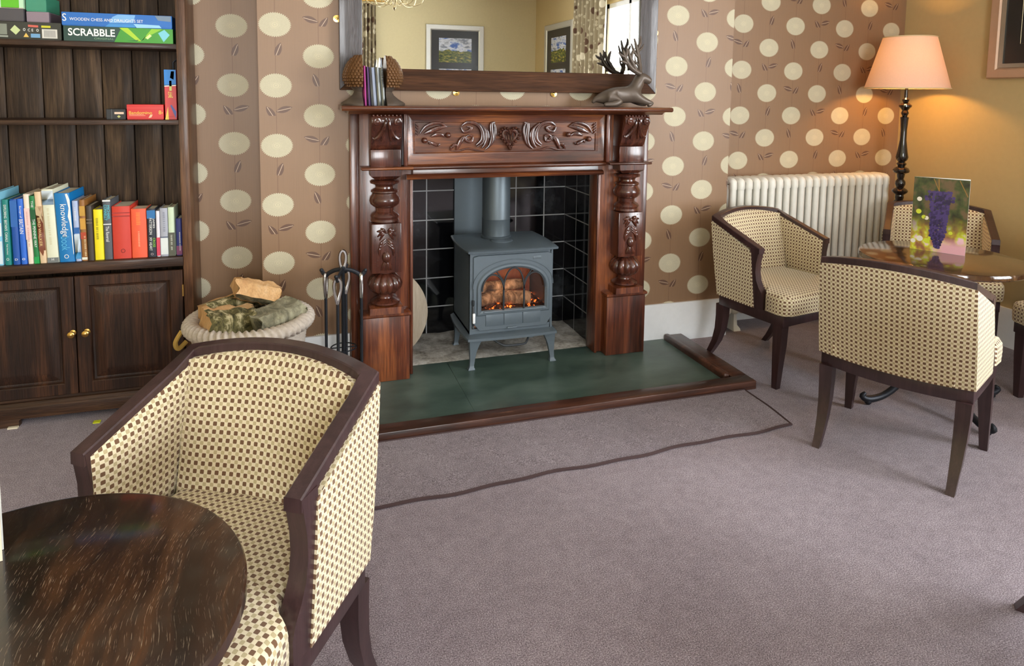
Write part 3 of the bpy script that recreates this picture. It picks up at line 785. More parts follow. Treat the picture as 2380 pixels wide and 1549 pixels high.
for lx, ly, s, q in ((.80, 3.052, -1, -1), (1.20, 3.052, 1, -1), (.80, 3.37, -1, 1), (1.20, 3.37, 1, 1)):
    mb = MB(); loops = []
    for z, w, dxx in ((.162, .030, -.012), (.14, .024, -.006), (.11, .017, -.001), (.07, .012, .003), (.04, .0105, .006), (.03, .012, .007), (.0265, .015, .008), (.0195, .016, .009)):
        xx, yy = lx+s*dxx, ly+q*dxx*.7
        loops.append([(xx-w, yy-w*.8, z), (xx+w, yy-w*.8, z), (xx+w, yy+w*.8, z), (xx-w, yy+w*.8, z)])
    mb.loft(loops); mb.build('leg', ST, M['stove'])
mb = MB(); mb.lathe([(.078, .604), (.080, .612), (.073, .616), (.073, .70), (.074, .702), (.0725, .704), (.0725, .985)], (.988, 3.315, 0), 36)
mb.build('flue_pipe', ST, M['galv'])
for i, (x, y, z, a, r, L, lab) in enumerate(((.93, 3.2, .315, .5, .032, .17, 'pale charred log burning on the left inside the stove'), (1.04, 3.17, .318, -.35, .036, .18, 'thick whitish log burning on the right inside the stove'), (.99, 3.235, .362, .1, .03, .24, 'uppermost log lying across the fire inside the stove'))):
    mb = MB(); loops = []
    for k in range(9):
        t = k/8-.5; c = V(x+math.cos(a)*L*t, y+math.sin(a)*L*t, z); rr = r*(.85 if k in (0, 8) else 1)
        loops.append([c+V(-math.sin(a)*math.cos(q), math.cos(a)*math.cos(q), math.sin(q))*rr*(1+.16*noise.noise(V(q*1.5, k*.7, i*9.))) for q in [2*PI*j/14 for j in range(14)]])
    mb.loft(loops); tag(mb.build('burning_log', None, M['ash']), lab, 'log', 'logs burning in the stove')
mb = MB()
def eb(u, v): x = lerp(.805, 1.19, u); y = lerp(3.10, 3.32, v); return (x, y, .272+.018*(1+noise.noise(V(x*38, y*38, 2))))
mb.slab(eb, lambda u, v: (lerp(.805, 1.19, u), lerp(3.10, 3.32, v), .269), 44, 24)
tag(mb.build('embers', None, M['ember']), 'glowing orange embers under the logs in the stove', 'embers', kind='stuff')

# ---------------------------------------------------------------- fire irons
FI = thing('fire_iron_stand', (.192, 2.975, .019), 'black iron fire tool stand with a looped steel handle left of the mantelpiece', 'fire iron stand')
fx, fy = .192, 2.975
mb = MB(); mb.lathe([(.07, .0195), (.07, .027), (.02, .033), (.009, .04), (.008, .57), (.011, .575), (.010, .585)], (fx, fy, 0), 20); mb.build('stand_post', FI, M['iron'])
mb = MB(); mb.tube([(fx+.016*math.sin(t)*(.4+.6*math.sin(t/2)), fy, .612-.042*math.cos(t)) for t in [2*PI*i/24 for i in range(24)]], .0068, 6, closed=True); mb.build('top_loop', FI, M['steel'])
mb = MB()
for a in (2.75, 4.35, -.15, 1.35):
    d = V(math.cos(a), math.sin(a), 0); P = spline([V(fx, fy, .572), V(fx, fy, .566)+d*.035, V(fx, fy, .553)+d*.062, V(fx, fy, .541)+d*.078, V(fx, fy, .560)+d*.094])
    mb.tube(P, .0058, 8, up=(0, 0, 1), flat=1.6)
    mb.ball(V(fx, fy, .564)+d*.096, .009, 8)
mb.build('hook_arms', FI, M['iron'])
mb = MB(); mb.tube([(fx+.055*math.cos(t), fy+.055*math.sin(t), .22) for t in [2*PI*i/24 for i in range(24)]], .003, 6, closed=True); mb.tube([(fx-.055, fy, .22), (fx+.055, fy, .22)], .003, 6); mb.build('tool_ring', FI, M['iron'])
def tool(name, a, label, kind):
    d = V(math.cos(a), math.sin(a), 0); b = V(fx, fy, 0)+d*.078
    T = thing(name, (b.x, b.y, .04), label, kind)
    mb = MB(); up = V(-math.sin(a), math.cos(a), 0) if abs(math.sin(a)) < .9 else V(1, 0, 0)
    mb.tube([b+up*(.021*math.sin(t)*(.6-.4*math.cos(t)))+V(0, 0, .495-.055*math.cos(t)*1.0) for t in [2*PI*i/24 for i in range(24)]], rads([.007, .0075, .007], 24), 6, closed=True)
    mb.build('handle', T, M['steel'])
    mb = MB(); mb.tube([b+V(0, 0, .455), b+V(0, 0, .10)], .0065, 8); mb.build('shaft', T, M['iron'])
    mb = MB()
    if 'brush' in name: mb.lathe([(.012, .04), (.03, .05), (.028, .12), (.012, .135)], (b.x, b.y, 0), 16)
    elif 'shovel' in name: mb.box(b.x-.04, b.x+.04, b.y-.004, b.y+.004, .045, .14, bev=.003)
    elif 'poker' in name: mb.tube(spline([b+V(0, 0, .12), b+V(0, 0, .06), b+V(.012, 0, .045), b+V(.02, 0, .06)]), .005, 8)
    else: mb.tube(spline([b+V(.0, 0, .13), b+V(.02, 0, .09), b+V(.0, 0, .045)]), .004, 8); mb.tube(spline([b+V(.0, 0, .13), b+V(-.02, 0, .09), b+V(.0, 0, .045)]), .004, 8)
    mb.build('tool_head', T, M['iron'])
tool('fire_poker', 2.75, 'iron poker with a steel loop handle hanging leftmost on the stand', 'fire poker')
tool('hearth_shovel', 4.35, 'iron shovel with a steel loop handle hanging at the front of the stand', 'fire shovel')
tool('hearth_brush', 1.35, 'iron hearth brush with a steel loop handle hanging at the back of the stand', 'fire brush')
tool('fire_tongs', -.15, 'iron tongs with a steel loop handle hanging nearest the mantelpiece', 'fire tongs')
# ---------------------------------------------------------------- tub chairs
def make_chair():
    R = thing('tub_chair', (0, 0, 0), '', '')
    w1, y1, z1, bb, za = .25, -.20, .742, .045, .026
    w2, y2, z2 = .262, .11, .635
    N = 14
    def back(t, w=w1, y=y1, z=z1, b=bb, a=za): s = 2*t-1; return V(w*s, y-b*(1-s*s), z+a*(1-s*s))
    top = [V(-w2, y2, z2)]+[V(lerp(-w2, -w1, k/4), lerp(y2, y1, k/4), lerp(z2, z1, k/4)) for k in range(1, 4)]+[back(i/N) for i in range(N+1)]+[V(lerp(w1, w2, k/4), lerp(y1, y2, k/4), lerp(z1, z2, k/4)) for k in range(1, 4)]+[V(w2, y2, z2)]
    def inward(path, d):
        out = []
        for i, p in enumerate(path):
            a = path[max(i-1, 0)]; b = path[min(i+1, len(path)-1)]
            d1 = V(p.x-a.x, p.y-a.y, 0); d2 = V(b.x-p.x, b.y-p.y, 0)
            if d1.length < 1e-6: d1 = d2
            if d2.length < 1e-6: d2 = d1
            d1.normalize(); d2.normalize()
            n1 = V(d1.y, -d1.x, 0); n2 = V(d2.y, -d2.x, 0)
            # path runs left arm -> back -> right arm; inside lies towards the seat
            m = (n1+n2); m.normalize(); k = d/max(m.dot(n1), .4)
            q = p - m*k if (p-m*k-V(0, .0, p.z)).length < (p+m*k-V(0, .0, p.z)).length else p + m*k
            out.append(q)
        return out
    inn = inward(top, .036); h = .027
    mb = MB(); loops = []
    for o, i in zip(top, inn):
        dn = V(0, 0, -h); e = (i-o).normalized()*.003
        loops.append([o+dn, o+V(0, 0, -.003), o+e, i-e, i+V(0, 0, -.003), i+dn])
    mb.loft(loops); mb.build('top_rail', R, M['espresso'], world=False, angle=30)
    # arm posts with a shaped front edge
    for s in (-1, 1):
        prof = [(z2-.002, y2, .05), (.60, .104, .046), (.56, .097, .040), (.52, .096, .037), (.48, .104, .038), (.45, .120, .045), (.425, .140, .055), (.40, .150, .058), (.352, .150, .05)]
        mb = MB(); loops = []
        for z, y, dep in prof:
            t = (z2-z)/(z2-.352); xo = lerp(w2, .268, t); xi = xo-.037
            loops.append([(s*xo, y, z), (s*xi, y, z), (s*xi, y-dep, z), (s*xo, y-dep, z)])
        mb.loft(loops); mb.build('arm_post', R, M['espresso'], world=False, angle=30)
    # outer upholstered shell, from under the rail to the apron
    wb, yb, zb = .2575, -.135, .350
    bot = [V(-.268, .108, zb)]+[V(lerp(-.268, -wb, k/4), lerp(.108, yb, k/4), zb) for k in range(1, 4)]+[V(wb*(2*i/N-1), yb-.045*(1-(2*i/N-1)**2), zb) for i in range(N+1)]+[V(lerp(wb, .268, k/4), lerp(yb, .108, k/4), zb) for k in range(1, 4)]+[V(.268, .108, zb)]
    # pull the ends back behind the posts
    topo = [V(*p) for p in top]; topo[0].y = topo[-1].y = y2-.046; boto = [V(*p) for p in bot]; boto[0].y = boto[-1].y = .10; 
    for L in (topo, boto):
        for k in range(1, 4):
            L[k] = L[0].lerp(L[4], k/4); L[-1-k] = L[-1].lerp(L[-5], k/4)
    def norm_out(path): 
        ii = inward(path, .01); return [(p-q).normalized() for p, q in zip(path, ii)]
    nt, nb = norm_out(topo), norm_out(boto); K = 8; n = len(topo)
    def shell(off):
        rows = []
        for j in range(K+1):
            v = j/K; row = []
            for i in range(n):
                p = boto[i].lerp(topo[i]+V(0, 0, -h+.002), v); nn = nb[i].lerp(nt[i], v)
                puff = off*(1 if off < 0 else (.25+.75*math.sin(PI*min(max(v, .04), .96))**.5))
                row.append(p+nn*puff)
            rows.append(row)
        return rows
    A, B = shell(.006), shell(-.012); mb = MB()
    mb.slab(lambda u, v: A[round(v*K)][round(u*(n-1))], lambda u, v: B[round(v*K)][round(u*(n-1))], n-1, K)
    mb.build('outer_panel', R, M['fab'], world=False, angle=50)
    # inner back pad
    def ib(u, v, k):
        s = 2*u-1; zt = z1+za*(1-s*s)-.018; zb_ = .40; z = lerp(zb_, zt, v)
        w = lerp(.205, w1-.034, v); yo = lerp(-.13, y1, v)
        e = (1-abs(s)**6)*(1-abs(2*v-1)**8)
        y = yo-lerp(.04, bb, v)*(1-s*s)+.036+(k*(.020*e+.006) if k else -.018)
        return (w*s, y, z+(.006*(1-abs(2*v-1)**8) if 0 else 0))
    mb = MB(); mb.slab(lambda u, v: ib(u, v, 1), lambda u, v: ib(u, v, 0), 20, 12); mb.build('backrest', R, M['fab'], world=False, angle=60)
    for s in (-1, 1):
        def ia(u, v, k):
            y = lerp(lerp(-.14, y1+.028, v), lerp(.085, y2-.012, v)-.03*0, u)
            zt = lerp(z1, z2, (y-y1)/(y2-y1))-.016; z = lerp(.40, zt, v)
            e = (1-abs(2*u-1)**6)*(1-abs(2*v-1)**8)
            x = lerp(.262, lerp(w1, w2, u), v)-.034-(k*(.010*e+.003) if k else -.016)
            return (s*x, y, z)
        mb = MB(); mb.slab(lambda u, v: ia(u, v, 1), lambda u, v: ia(u, v, 0), 12, 12); mb.build('arm_pad', R, M['fab'], world=False, angle=60)
    # seat
    ol = [(-.20, -.165), (.20, -.165), (.222, .105), (.236, .150), (.270, .166), (.276, .235), (.266, .268), (.235, .287), (0, .297), (-.235, .287), (-.266, .268), (-.276, .235), (-.270, .166), (-.236, .150), (-.222, .105)]
    mb = MB(); lp = []
    for z, k in ((.352, -.012), (.356, 0), (.40, .002), (.428, 0), (.440, -.006), (.447, -.018), (.451, -.04), (.456, -.10)):
        lp.append([(x+(-k*0)+(x/.26)*k, y+((y-.05)/.21)*k, z) for x, y in ol])
    mb.loft(lp); mb.build('seat', R, M['fab'], world=False, angle=60)
    # apron
    mb = MB(); op = [(-.2535, -.128)]+[(.2535*(2*i/N-1), -.128-.043*(1-(2*i/N-1)**2)) for i in range(1, N)]+[(.2535, -.128), (.262, .10), (.262, .262), (-.262, .262), (-.262, .10)]
    mb.prism(op, .300, .353, bev=.003); mb.build('apron', R, M['espresso'], world=False, angle=30)
    for s in (-1, 1):
        mb = MB(); loops = []
        for z, w, x, y in ((.302, .024, .236, .230), (.2, .022, .238, .229), (.1, .0175, .242, .227), (0, .0135, .245, .225)):
            loops.append([(s*x-w, y-w, z), (s*x+w, y-w, z), (s*x+w, y+w, z), (s*x-w, y+w, z)])
        mb.loft(loops); mb.build('leg', R, M['espresso'], world=False, angle=30)
        mb = MB(); loops = []
        for z, w, x, y in ((.302, .024, .229, -.122), (.24, .023, .228, -.124), (.17, .021, .226, -.134), (.10, .018, .224, -.158), (.04, .015, .2225, -.192), (0, .0135, .222, -.22)):
            loops.append([(s*x-w, y-w, z), (s*x+w, y-w, z), (s*x+w, y+w, z), (s*x-w, y+w, z)])
        mb.loft(loops); mb.build('leg', R, M['espresso'], world=False, angle=30)
    return R
ch0 = make_chair()
CH = ((-.152, 1.416, -2.172, 'check-fabric tub chair nearest the camera, pushed up to the streaked oak table'),
      (2.204, 1.923, .492, 'check-fabric tub chair seen from behind, in front of the round glossy table'),
      (2.298, 2.768, -1.358, 'check-fabric tub chair beside the hearth with its back to the radiator'),
      (3.31, 2.72, math.radians(-137), 'check-fabric tub chair in the corner behind the grape-covered menu'),
      (3.30, 1.83, math.radians(170), 'check-fabric tub chair cut off by the right edge, beyond the glossy table'),
      (1.80, .865, math.radians(-48), 'tub chair of which only one dark back leg shows at bottom right'))
for i, (x, y, a, lab) in enumerate(CH):
    o = ch0 if i == 0 else copy_tree(ch0)
    o.location = (x, y, 0); o.rotation_euler = (0, 0, a-PI/2)
    tag(o, lab, 'chair', 'check-fabric tub chairs')

# ---------------------------------------------------------------- tables
T = thing('round_table', (-.3846, 1.025, 0), 'round streaky dark oak table in the left foreground', 'table')
x, y = -.3846, 1.025
mb = MB(); mb.lathe([(.29, .588), (.303, .590), (.306, .595), (.306, .614), (.303, .619), (.298, .62), (.1, .62), (.001, .62)], (x, y, 0), 96); mb.build('table_top', T, M['tableL'], angle=30)
mb = MB(); mb.lathe([(.06, .02), (.035, .03), (.03, .05), (.03, .56), (.045, .57), (.16, .575), (.16, .589)], (x, y, 0), 28); mb.build('pedestal', T, M['iron'])
mb = MB(); mb.lathe([(.19, 0), (.2, .006), (.19, .014), (.05, .024), (.04, .03)], (x, y, 0), 40); mb.build('base', T, M['iron'])
x, y = 2.688, 2.188
T = thing('round_table', (x, y, 0), 'round glossy dark brown table holding the grape menu', 'table')
mb = MB(); mb.lathe([(.30, .632), (.318, .634), (.323, .639), (.323, .653), (.321, .658), (.315, .66), (.1, .66), (.001, .66)], (x, y, 0), 96); mb.build('table_top', T, M['tableR'], angle=30)
mb = MB(); mb.lathe([(.05, .10), (.028, .12), (.024, .2), (.03, .3), (.022, .4), (.024, .55), (.05, .6), (.16, .615), (.16, .633)], (x, y, 0), 28); mb.build('pedestal', T, M['iron'])
for k in range(4):
    a = math.radians(170+90*k); d = V(math.cos(a), math.sin(a), 0); c = V(x, y, 0); mb = MB()
    P = spline([c+V(0, 0, .20)+d*.02, c+V(0, 0, .17)+d*.09, c+V(0, 0, .09)+d*.16, c+V(0, 0, .04)+d*.23, c+V(0, 0, .025)+d*.30, c+V(0, 0, .04)+d*.335, c+V(0, 0, .055)+d*.32], 4)
    mb.tube(P, rads([.016, .018, .015, .014, .016, .012, .007], len(P)), 10); mb.ball(c+V(0, 0, .016)+d*.305, .016, 10); mb.build('leg', T, M['iron'])

# menus: folded cards, upright
def menu(name, p0, p1, spread, z, h, lab, pic):
    p0, p1 = V(*p0, 0), V(*p1, 0); d = (p1-p0); w = d.length; d.normalize(); nrm = V(d.y, -d.x, 0)   # picture side
    T = thing(name, tuple(p0+V(0, 0, z)), lab, 'menu')
    mb = MB(); t = .0012
    fr = Matrix(((d.x, nrm.x, 0, p0.x), (d.y, nrm.y, 0, p0.y), (0, 0, 1, z), (0, 0, 0, 1)))
    mb.box(0, w, -t, 0, 0.0005, h, mat=fr); mb.build('front_cover', T, M['paper'])
    q = p1*1.0; e = (d*math.cos(spread) - nrm*math.sin(spread))
    fb = Matrix(((e.x, nrm.x, 0, p0.x), (e.y, nrm.y, 0, p0.y), (0, 0, 1, z), (0, 0, 0, 1)))
    mb = MB(); mb.box(0, w, -t-.001, -.001, 0.0005, h, mat=fb); mb.build('back_cover', T, M['paperw'])
    if pic:
        mb = MB(); F = lambda u, v, k: tuple(fr @ V(u*w, k, v*h))
        mb.poly([F(0, 0.002, .0006), F(1, .002, .0006), F(1, .999, .0006), F(0, .999, .0006)])
        fi = fr.inverted()
        T2 = Vector(T.location)
        mb.build('cover_photo', T, M['menu'], keepuv=lambda p: ((fi @ (p+T2)).x/w, (fi @ (p+T2)).z/h))
        mb = MB(); rnd = random.Random(3)
        def disc(u, v, r, k, mi=0, sq=1.0):
            mb.poly([tuple(fr @ V(u*w+r*math.cos(a), k, v*h+r*sq*math.sin(a))) for a in [2*PI*i/12 for i in range(12)]], mi)
        n = 0
        for row in range(22):
            v = .80-.035*row+.01; hw = (.24 if row < 4 else .17-.003*row) if row < 18 else .09-.02*(row-18)
            if row < 2: hw *= .8
            for i in range(9):
                u = .49+(i-4)/4*hw+rnd.uniform(-.012, .012)
                disc(u, v+rnd.uniform(-.008, .008), .0072*rnd.uniform(.85, 1.1), .0009+n*2e-6, rnd.choice((0, 1, 2, 1))); n += 1
        for u, v, r, m in ((.12, .53, .011, 3), (.22, .46, .009, 3), (.27, .45, .009, 4), (.12, .70, .010, 4), (.30, .14, .012, 3), (.17, .16, .013, 4), (.05, .12, .010, 4), (.72, .28, .008, 3), (.36, .18, .009, 3)): disc(u, v, r, .0008, m)
        def strip(a, b, r, m=5):
            A = fr @ V(a[0]*w, .00085, a[1]*h); B = fr @ V(b[0]*w, .00085, b[1]*h); t_ = (B-A).normalized().cross(V(nrm.x, nrm.y, 0))*r
            mb.poly([A-t_, A+t_, B+t_, B-t_], m)
        strip((.45, .99), (.47, .80), .0022); strip((.36, .99), (.46, .84), .0015); strip((.82, .99), (.98, .78), .0015)
        mb.build('printed_grapes', T, [col(58, 44, 92, .35), col(74, 58, 112, .35), col(46, 36, 72, .35), col(204, 214, 60, .35), col(232, 224, 206, .35), col(150, 112, 54, .35)])
    return T
M['paperw'] = flat('white_card', (236, 236, 232), .6)
menu('standing_menu', (2.684, 2.343), (2.794, 2.161), .22, .66, .334, 'upright folded menu card printed with a bunch of purple grapes', True)
menu('standing_menu', (-0.5585, 1.1497), (-0.4385, 1.1697), .25, .62, .21, 'sliver of a standing menu card at the left edge of the photo', False)

# ---------------------------------------------------------------- radiator
RAD = thing('column_radiator', (2.92, 3.27, 0), 'cream-white column radiator under the flowered wallpaper', 'radiator')
x0 = 2.345; pitch = .0523; zb, zt = .105, .875; ys = [3.205+.036*k for k in range(4)]
sec = None
def section():
    mb = MB()
    for y in ys: mb.tube([(0, y, zb+.03), (0, y, zt-.03)], (.0185), 10)
    for z, s in ((zt-.022, 1), (zb+.022, -1)):
        P = [(0, ys[0], z-s*.03), (0, ys[0], z), (0, ys[0]+.012, z+s*.012), (0, ys[-1]-.012, z+s*.012), (0, ys[-1], z), (0, ys[-1], z-s*.03)]
        mb.tube(spline(P, 4), .0215, 10, up=(1, 0, 0), flat=1.0)
    for z in (zt-.045, zb+.045): mb.tube([(-pitch/2-.0002, 3.26, z), (pitch/2+.0002, 3.26, z)], .019, 12)
    return mb
for i in range(22):
    if i == 0: sec = section().build('radiator_section', None, M['radpaint'], world=False); sec.parent = RAD
    else: s2 = sec.copy(); C.objects.link(s2)
    (sec if i == 0 else s2).location = (x0+pitch*i-2.92, -3.27, 0)
mb = MB(); mb.lathe([(.02, 0), (.021, .012), (.014, .014), (.012, .026), (.001, .027)], (0, 0, 0), 8, mat=Matrix.Translation((x0-pitch/2, 3.26, zt-.045)) @ Matrix.Rotation(-PI/2, 4, 'Y'))
mb.build('end_plug', RAD, M['steel'])
for xx in (x0+.06, x0+pitch*20.5):
    mb = MB(); mb.loft([[(xx-w, y0, z), (xx+w, y0, z), (xx+w, y1, z), (xx-w, y1, z)] for z, w, y0, y1 in ((0, .022, 3.19, 3.34), (.012, .022, 3.195, 3.335), (.03, .012, 3.21, 3.32), (.09, .009, 3.215, 3.315), (.125, .02, 3.2, 3.325))]); mb.build('foot', RAD, M['radpaint'])

# ---------------------------------------------------------------- floor lamp
lx, ly = 3.42, 3.08
LP = thing('floor_lamp', (lx, ly, 0), 'black turned standard lamp with a lit pinkish cream shade', 'lamp')
mb = MB(); mb.lathe([(.13, 0), (.135, .012), (.12, .03), (.07, .045), (.045, .07), (.03, .09)], (lx, ly, 0), 36); mb.build('base', LP, M['ebony'])
pr = [(.03, .09), (.022, .12), (.018, .3), (.02, .36), (.033, .38), (.033, .40), (.02, .42), (.026, .50), (.024, .62), (.018, .70), (.028, .72), (.031, .735), (.02, .745), (.024, .76), (.022, .775), (.040, .79), (.044, .80), (.036, .81), (.02, .82), (.028, .84), (.027, .855), (.016, .87), (.02, .885), (.022, .90), (.042, .91), (.046, .92), (.038, .935),
      (.018, .945), (.028, .96), (.018, .972), (.030, .985), (.034, 1.0), (.028, 1.03), (.018, 1.10), (.017, 1.16), (.021, 1.22), (.023, 1.235), (.012, 1.24), (.017, 1.25), (.021, 1.26), (.015, 1.275), (.026, 1.29), (.034, 1.297), (.034, 1.307), (.024, 1.315), (.014, 1.322), (.018, 1.332), (.02, 1.34), (.010, 1.35), (.009, 1.42)]
mb = MB(); mb.lathe(pr, (lx, ly, 0), 28); mb.build('pole', LP, M['ebony'])
mb = MB(); a_, b_ = (.222, 1.405), (.139, 1.700)
def sh(u, v, k): a = 2*PI*u; r = lerp(a_[0], b_[0], v)-k; return (lx+r*math.cos(a), ly+r*math.sin(a), lerp(a_[1], b_[1], v))
A = mb.grid(lambda u, v: sh(u, v, 0), 64, 6, cu=True); mb.build('lamp_shade', LP, M['shade'])
mb = MB()
for r, z in (a_, b_): mb.tube([(lx+r*math.cos(t), ly+r*math.sin(t), z) for t in [2*PI*i/64 for i in range(64)]], .0035, 6, closed=True)
for k in range(3): mb.tube([(lx, ly, 1.60), (lx+.138*math.cos(k*2.1), ly+.138*math.sin(k*2.1), 1.697)], .0015, 5)
mb.tube([(lx, ly, 1.42), (lx, ly, 1.60)], .003, 6)
mb.build('shade_trim', LP, col(226, 204, 160))
mb = MB(); mb.ball((lx, ly, 1.525), (.028, .028, .036), 16); mb.build('bulb', LP, emit('warm_lamp_bulb', (255, 190, 110), 18))

# ---------------------------------------------------------------- mirror above the mantel
MR = thing('wall_mirror', (.99, 3.15, 1.35), 'large rectangular mirror in a wide dark grained wooden frame over the mantel', 'mirror')
mx0, mx1, mz0, mz1, fw_ = .197, 1.795, 1.352, 2.25, .100
mb = MB()
for z0, z1, ya in ((mz0, mz0+fw_, 0), (mz1-fw_, mz1, 0)): 
    mb = MB(); mb.prism([(mx0, z0), (mx1, z0), (mx1-fw_, z1), (mx0+fw_, z1)] if z0 == mz0 else [(mx0+fw_, z0), (mx1-fw_, z0), (mx1, z1), (mx0, z1)], 3.135, 3.174, axis=1, bev=.003); mb.build('frame_rail', MR, M['mirrorwood_x'])
mb = MB()
mb.prism([(mx0, mz0), (mx0+fw_, mz0+fw_), (mx0+fw_, mz1-fw_), (mx0, mz1)], 3.135, 3.174, axis=1, bev=.003)
mb.build('frame_stile', MR, M['mirrorwood_z']); mb = MB()
mb.prism([(mx1-fw_, mz0+fw_), (mx1, mz0), (mx1, mz1), (mx1-fw_, mz1-fw_)], 3.135, 3.174, axis=1, bev=.003)
mb.build('frame_stile', MR, M['mirrorwood_z'])
mb = MB(); mb.box(mx0+fw_-.004, mx1-fw_+.004, 3.150, 3.156, mz0+fw_-.004, mz1-fw_+.004); mb.build('mirror_glass', MR, M['mirror'])
for x, z, h_ in ((mx0-.008, 1.67, 0), (mx1+.008, 1.67, 0), (.74, mz0-.006, 1), (1.24, mz0-.006, 1)):
    mb = MB(); mb.lathe([(.016, 0), (.016, .003), (.006, .004), (.005, .006), (.001, .007)], (0, 0, 0), 20, mat=Matrix.Translation((x, 3.173, z)) @ Matrix.Rotation(PI/2, 4, 'X'))
    mb.build('wall_fixing', MR, M['brass'])

# ---------------------------------------------------------------- things on the mantel
ZM = 1.285
CP = [(.001, .222), (.022, .216), (.043, .202), (.060, .180), (.072, .153), (.077, .128), (.073, .106), (.060, .088), (.038, .078)]
def prof_r(z):
    for (ra, za_), (rb, zb_) in zip(CP, CP[1:]):
        if zb_ <= z <= za_: return lerp(rb, ra, (z-zb_)/(za_-zb_))
    return .035
def cone_bookend(x, y, s, lab):
    T = thing('pine_cone_bookend', (x, y, ZM), lab, 'bookend', 'pine cone bookends on the mantel')
    # half cone cut flat on the side that meets the books
    def half(mb, prof, n=26, mod=None):
        loops = []
        for r, z in prof:
            lp = []
            for i in range(n+1):
                a = -PI/2+PI*i/n; rr = mod(r, z, a) if mod else r
                lp.append((x+s*(rr*math.cos(a)), y+rr*math.sin(a), ZM+z))
            loops.append(lp)
        mb.loft(loops)
    mb = MB(); half(mb, [(.088, 0), (.090, .008), (.084, .014), (.060, .028), (.040, .045), (.032, .06), (.04, .072), (.055, .082)]); mb.build('stand', T, M['wrap'])
    mb = MB(); half(mb, CP[::-1]); 
    for j in range(11):
        z = .088+.0122*j; t = (z-.078)/.147; r = prof_r(z)
        n = max(3, int(r*PI/.0145))
        for i in range(n):
            a = -PI/2+PI*(i+.5*(j % 2)+.25)/n
            if abs(a) > PI/2*.98: continue
            c = V(x+s*r*math.cos(a), y+r*math.sin(a), ZM+z)
            m = Matrix.Rotation(a if s > 0 else PI-a, 4, 'Z') @ Matrix.Rotation(-.5, 4, 'Y')
            mb.ball(c, (.0062, .0085, .0112), 7, mat=m)
    for q in mb.bm.verts:
        if s*(q.co.x-x) < 0: q.co.x = x
    mb.build('cone', T, M['cone'])
cone_bookend(.284, 3.045, -1, 'brown pine cone bookend on the mantel, left of the pink book')
cone_bookend(.3865, 3.055, 1, 'brown pine cone bookend on the mantel, right of the slim white books')
def slim(x0, x1, y, h, c, lab, dep=.12, lean=0, name='slim_book', marks=False):
    T = thing(name, ((x0+x1)/2, y, ZM), lab, 'book', 'slim books between the pine cone bookends')
    mt = Matrix.Translation((x0, 0, ZM)) @ Matrix(((1, 0, lean, 0), (0, 1, 0, 0), (0, 0, 1, 0), (0, 0, 0, 1)))
    w = x1-x0; mb = MB(); k = min(.0012, w*.2)
    mb.box(0, w, y, y+.0015, 0, h, mat=mt); mb.box(0, k, y, y+dep, 0, h, mat=mt); mb.box(w-k, w, y, y+dep, 0, h, mat=mt); mb.build('cover', T, c)
    mb = MB(); mb.box(k, w-k, y+.0015, y+dep-.002, .001, h-.003, mat=mt); mb.build('page_block', T, M['paper'])
    if marks:
        mb = MB()
        for i in range(9):
            q = h*.95-.0075*i; mb.poly([tuple(mt @ V(w*u, y-.0004, v)) for u, v in ((.3, q-.004), (.62+.1*(i % 2), q-.004), (.62+.1*(i % 3 > 0), q), (.3, q))])
        mb.build('spine_marks', T, col(80, 92, 96))
slim(.2895, .3025, 3.004, .172, col(246, 100, 190), 'bright pink book on the mantel against the left pine cone', lean=-.03)
slim(.3045, .3185, 3.004, .168, col(130, 96, 150), 'slim dull purple book on the mantel next to the pink one', lean=-.045)
slim(.3225, .3465, 3.004, .166, col(206, 216, 240), 'pale lilac-blue book on the mantel in the middle of the slim row', lean=-.068)
slim(.3485, .3655, 3.004, .166, col(236, 242, 240), 'slim white book on the mantel, second from the right pine cone', lean=-.066)
slim(.368, .383, 3.004, .166, col(232, 238, 236), 'white book with small grey spine marks against the right pine cone', lean=-.055, marks=True)
for x, h, c, lab in ((.347, .205, (236, 236, 228), 'narrow white leaflet standing up out of the slim books on the mantel'), (.3665, .208, (150, 160, 174), 'pointed grey leaflet standing up beside the right pine cone')):
    mb = MB(); mb.prism([(x-.004, ZM+.169), (x+.006, ZM+.169), (x+.004, ZM+h-.006), (x+.0015, ZM+h), (x-.001, ZM+h-.02)], 3.03, 3.0312, axis=1)
    tag(mb.build('leaflet', None, col(*c)), lab, 'leaflet')

# ---------------------------------------------------------------- reclining stag
SX, SY = 1.555, 3.045
def skinned(name, pts, edges, parent, mat, sub=2):
    """pts: (x, y, z, rx, ry) grown into one continuous body"""
    me = bpy.data.meshes.new(name); me.from_pydata([p[:3] for p in pts], edges, [])
    o = bpy.data.objects.new(name, me); C.objects.link(o)
    md = o.modifiers.new('s', 'SKIN'); md.use_smooth_shade = True; md.branch_smoothing = .6
    sv = me.skin_vertices[0].data
    for i, p in enumerate(pts): sv[i].radius = (p[3], p[4] if len(p) > 4 else p[3]); sv[i].use_root = (i == 0)
    m2 = o.modifiers.new('b', 'SUBSURF'); m2.levels = sub; m2.render_levels = sub
    bpy.context.view_layer.update()
    dg = bpy.context.evaluated_depsgraph_get(); ev = o.evaluated_get(dg); nm = bpy.data.meshes.new_from_object(ev)
    o.modifiers.clear(); o.data = nm; nm.materials.clear(); nm.materials.append(mat)
    for p in nm.polygons: p.use_smooth = True
    o.parent = parent; return o
SG = thing('stag_ornament', (SX, SY, ZM), 'dark bronze-coloured stag lying on the right end of the mantel', 'ornament')
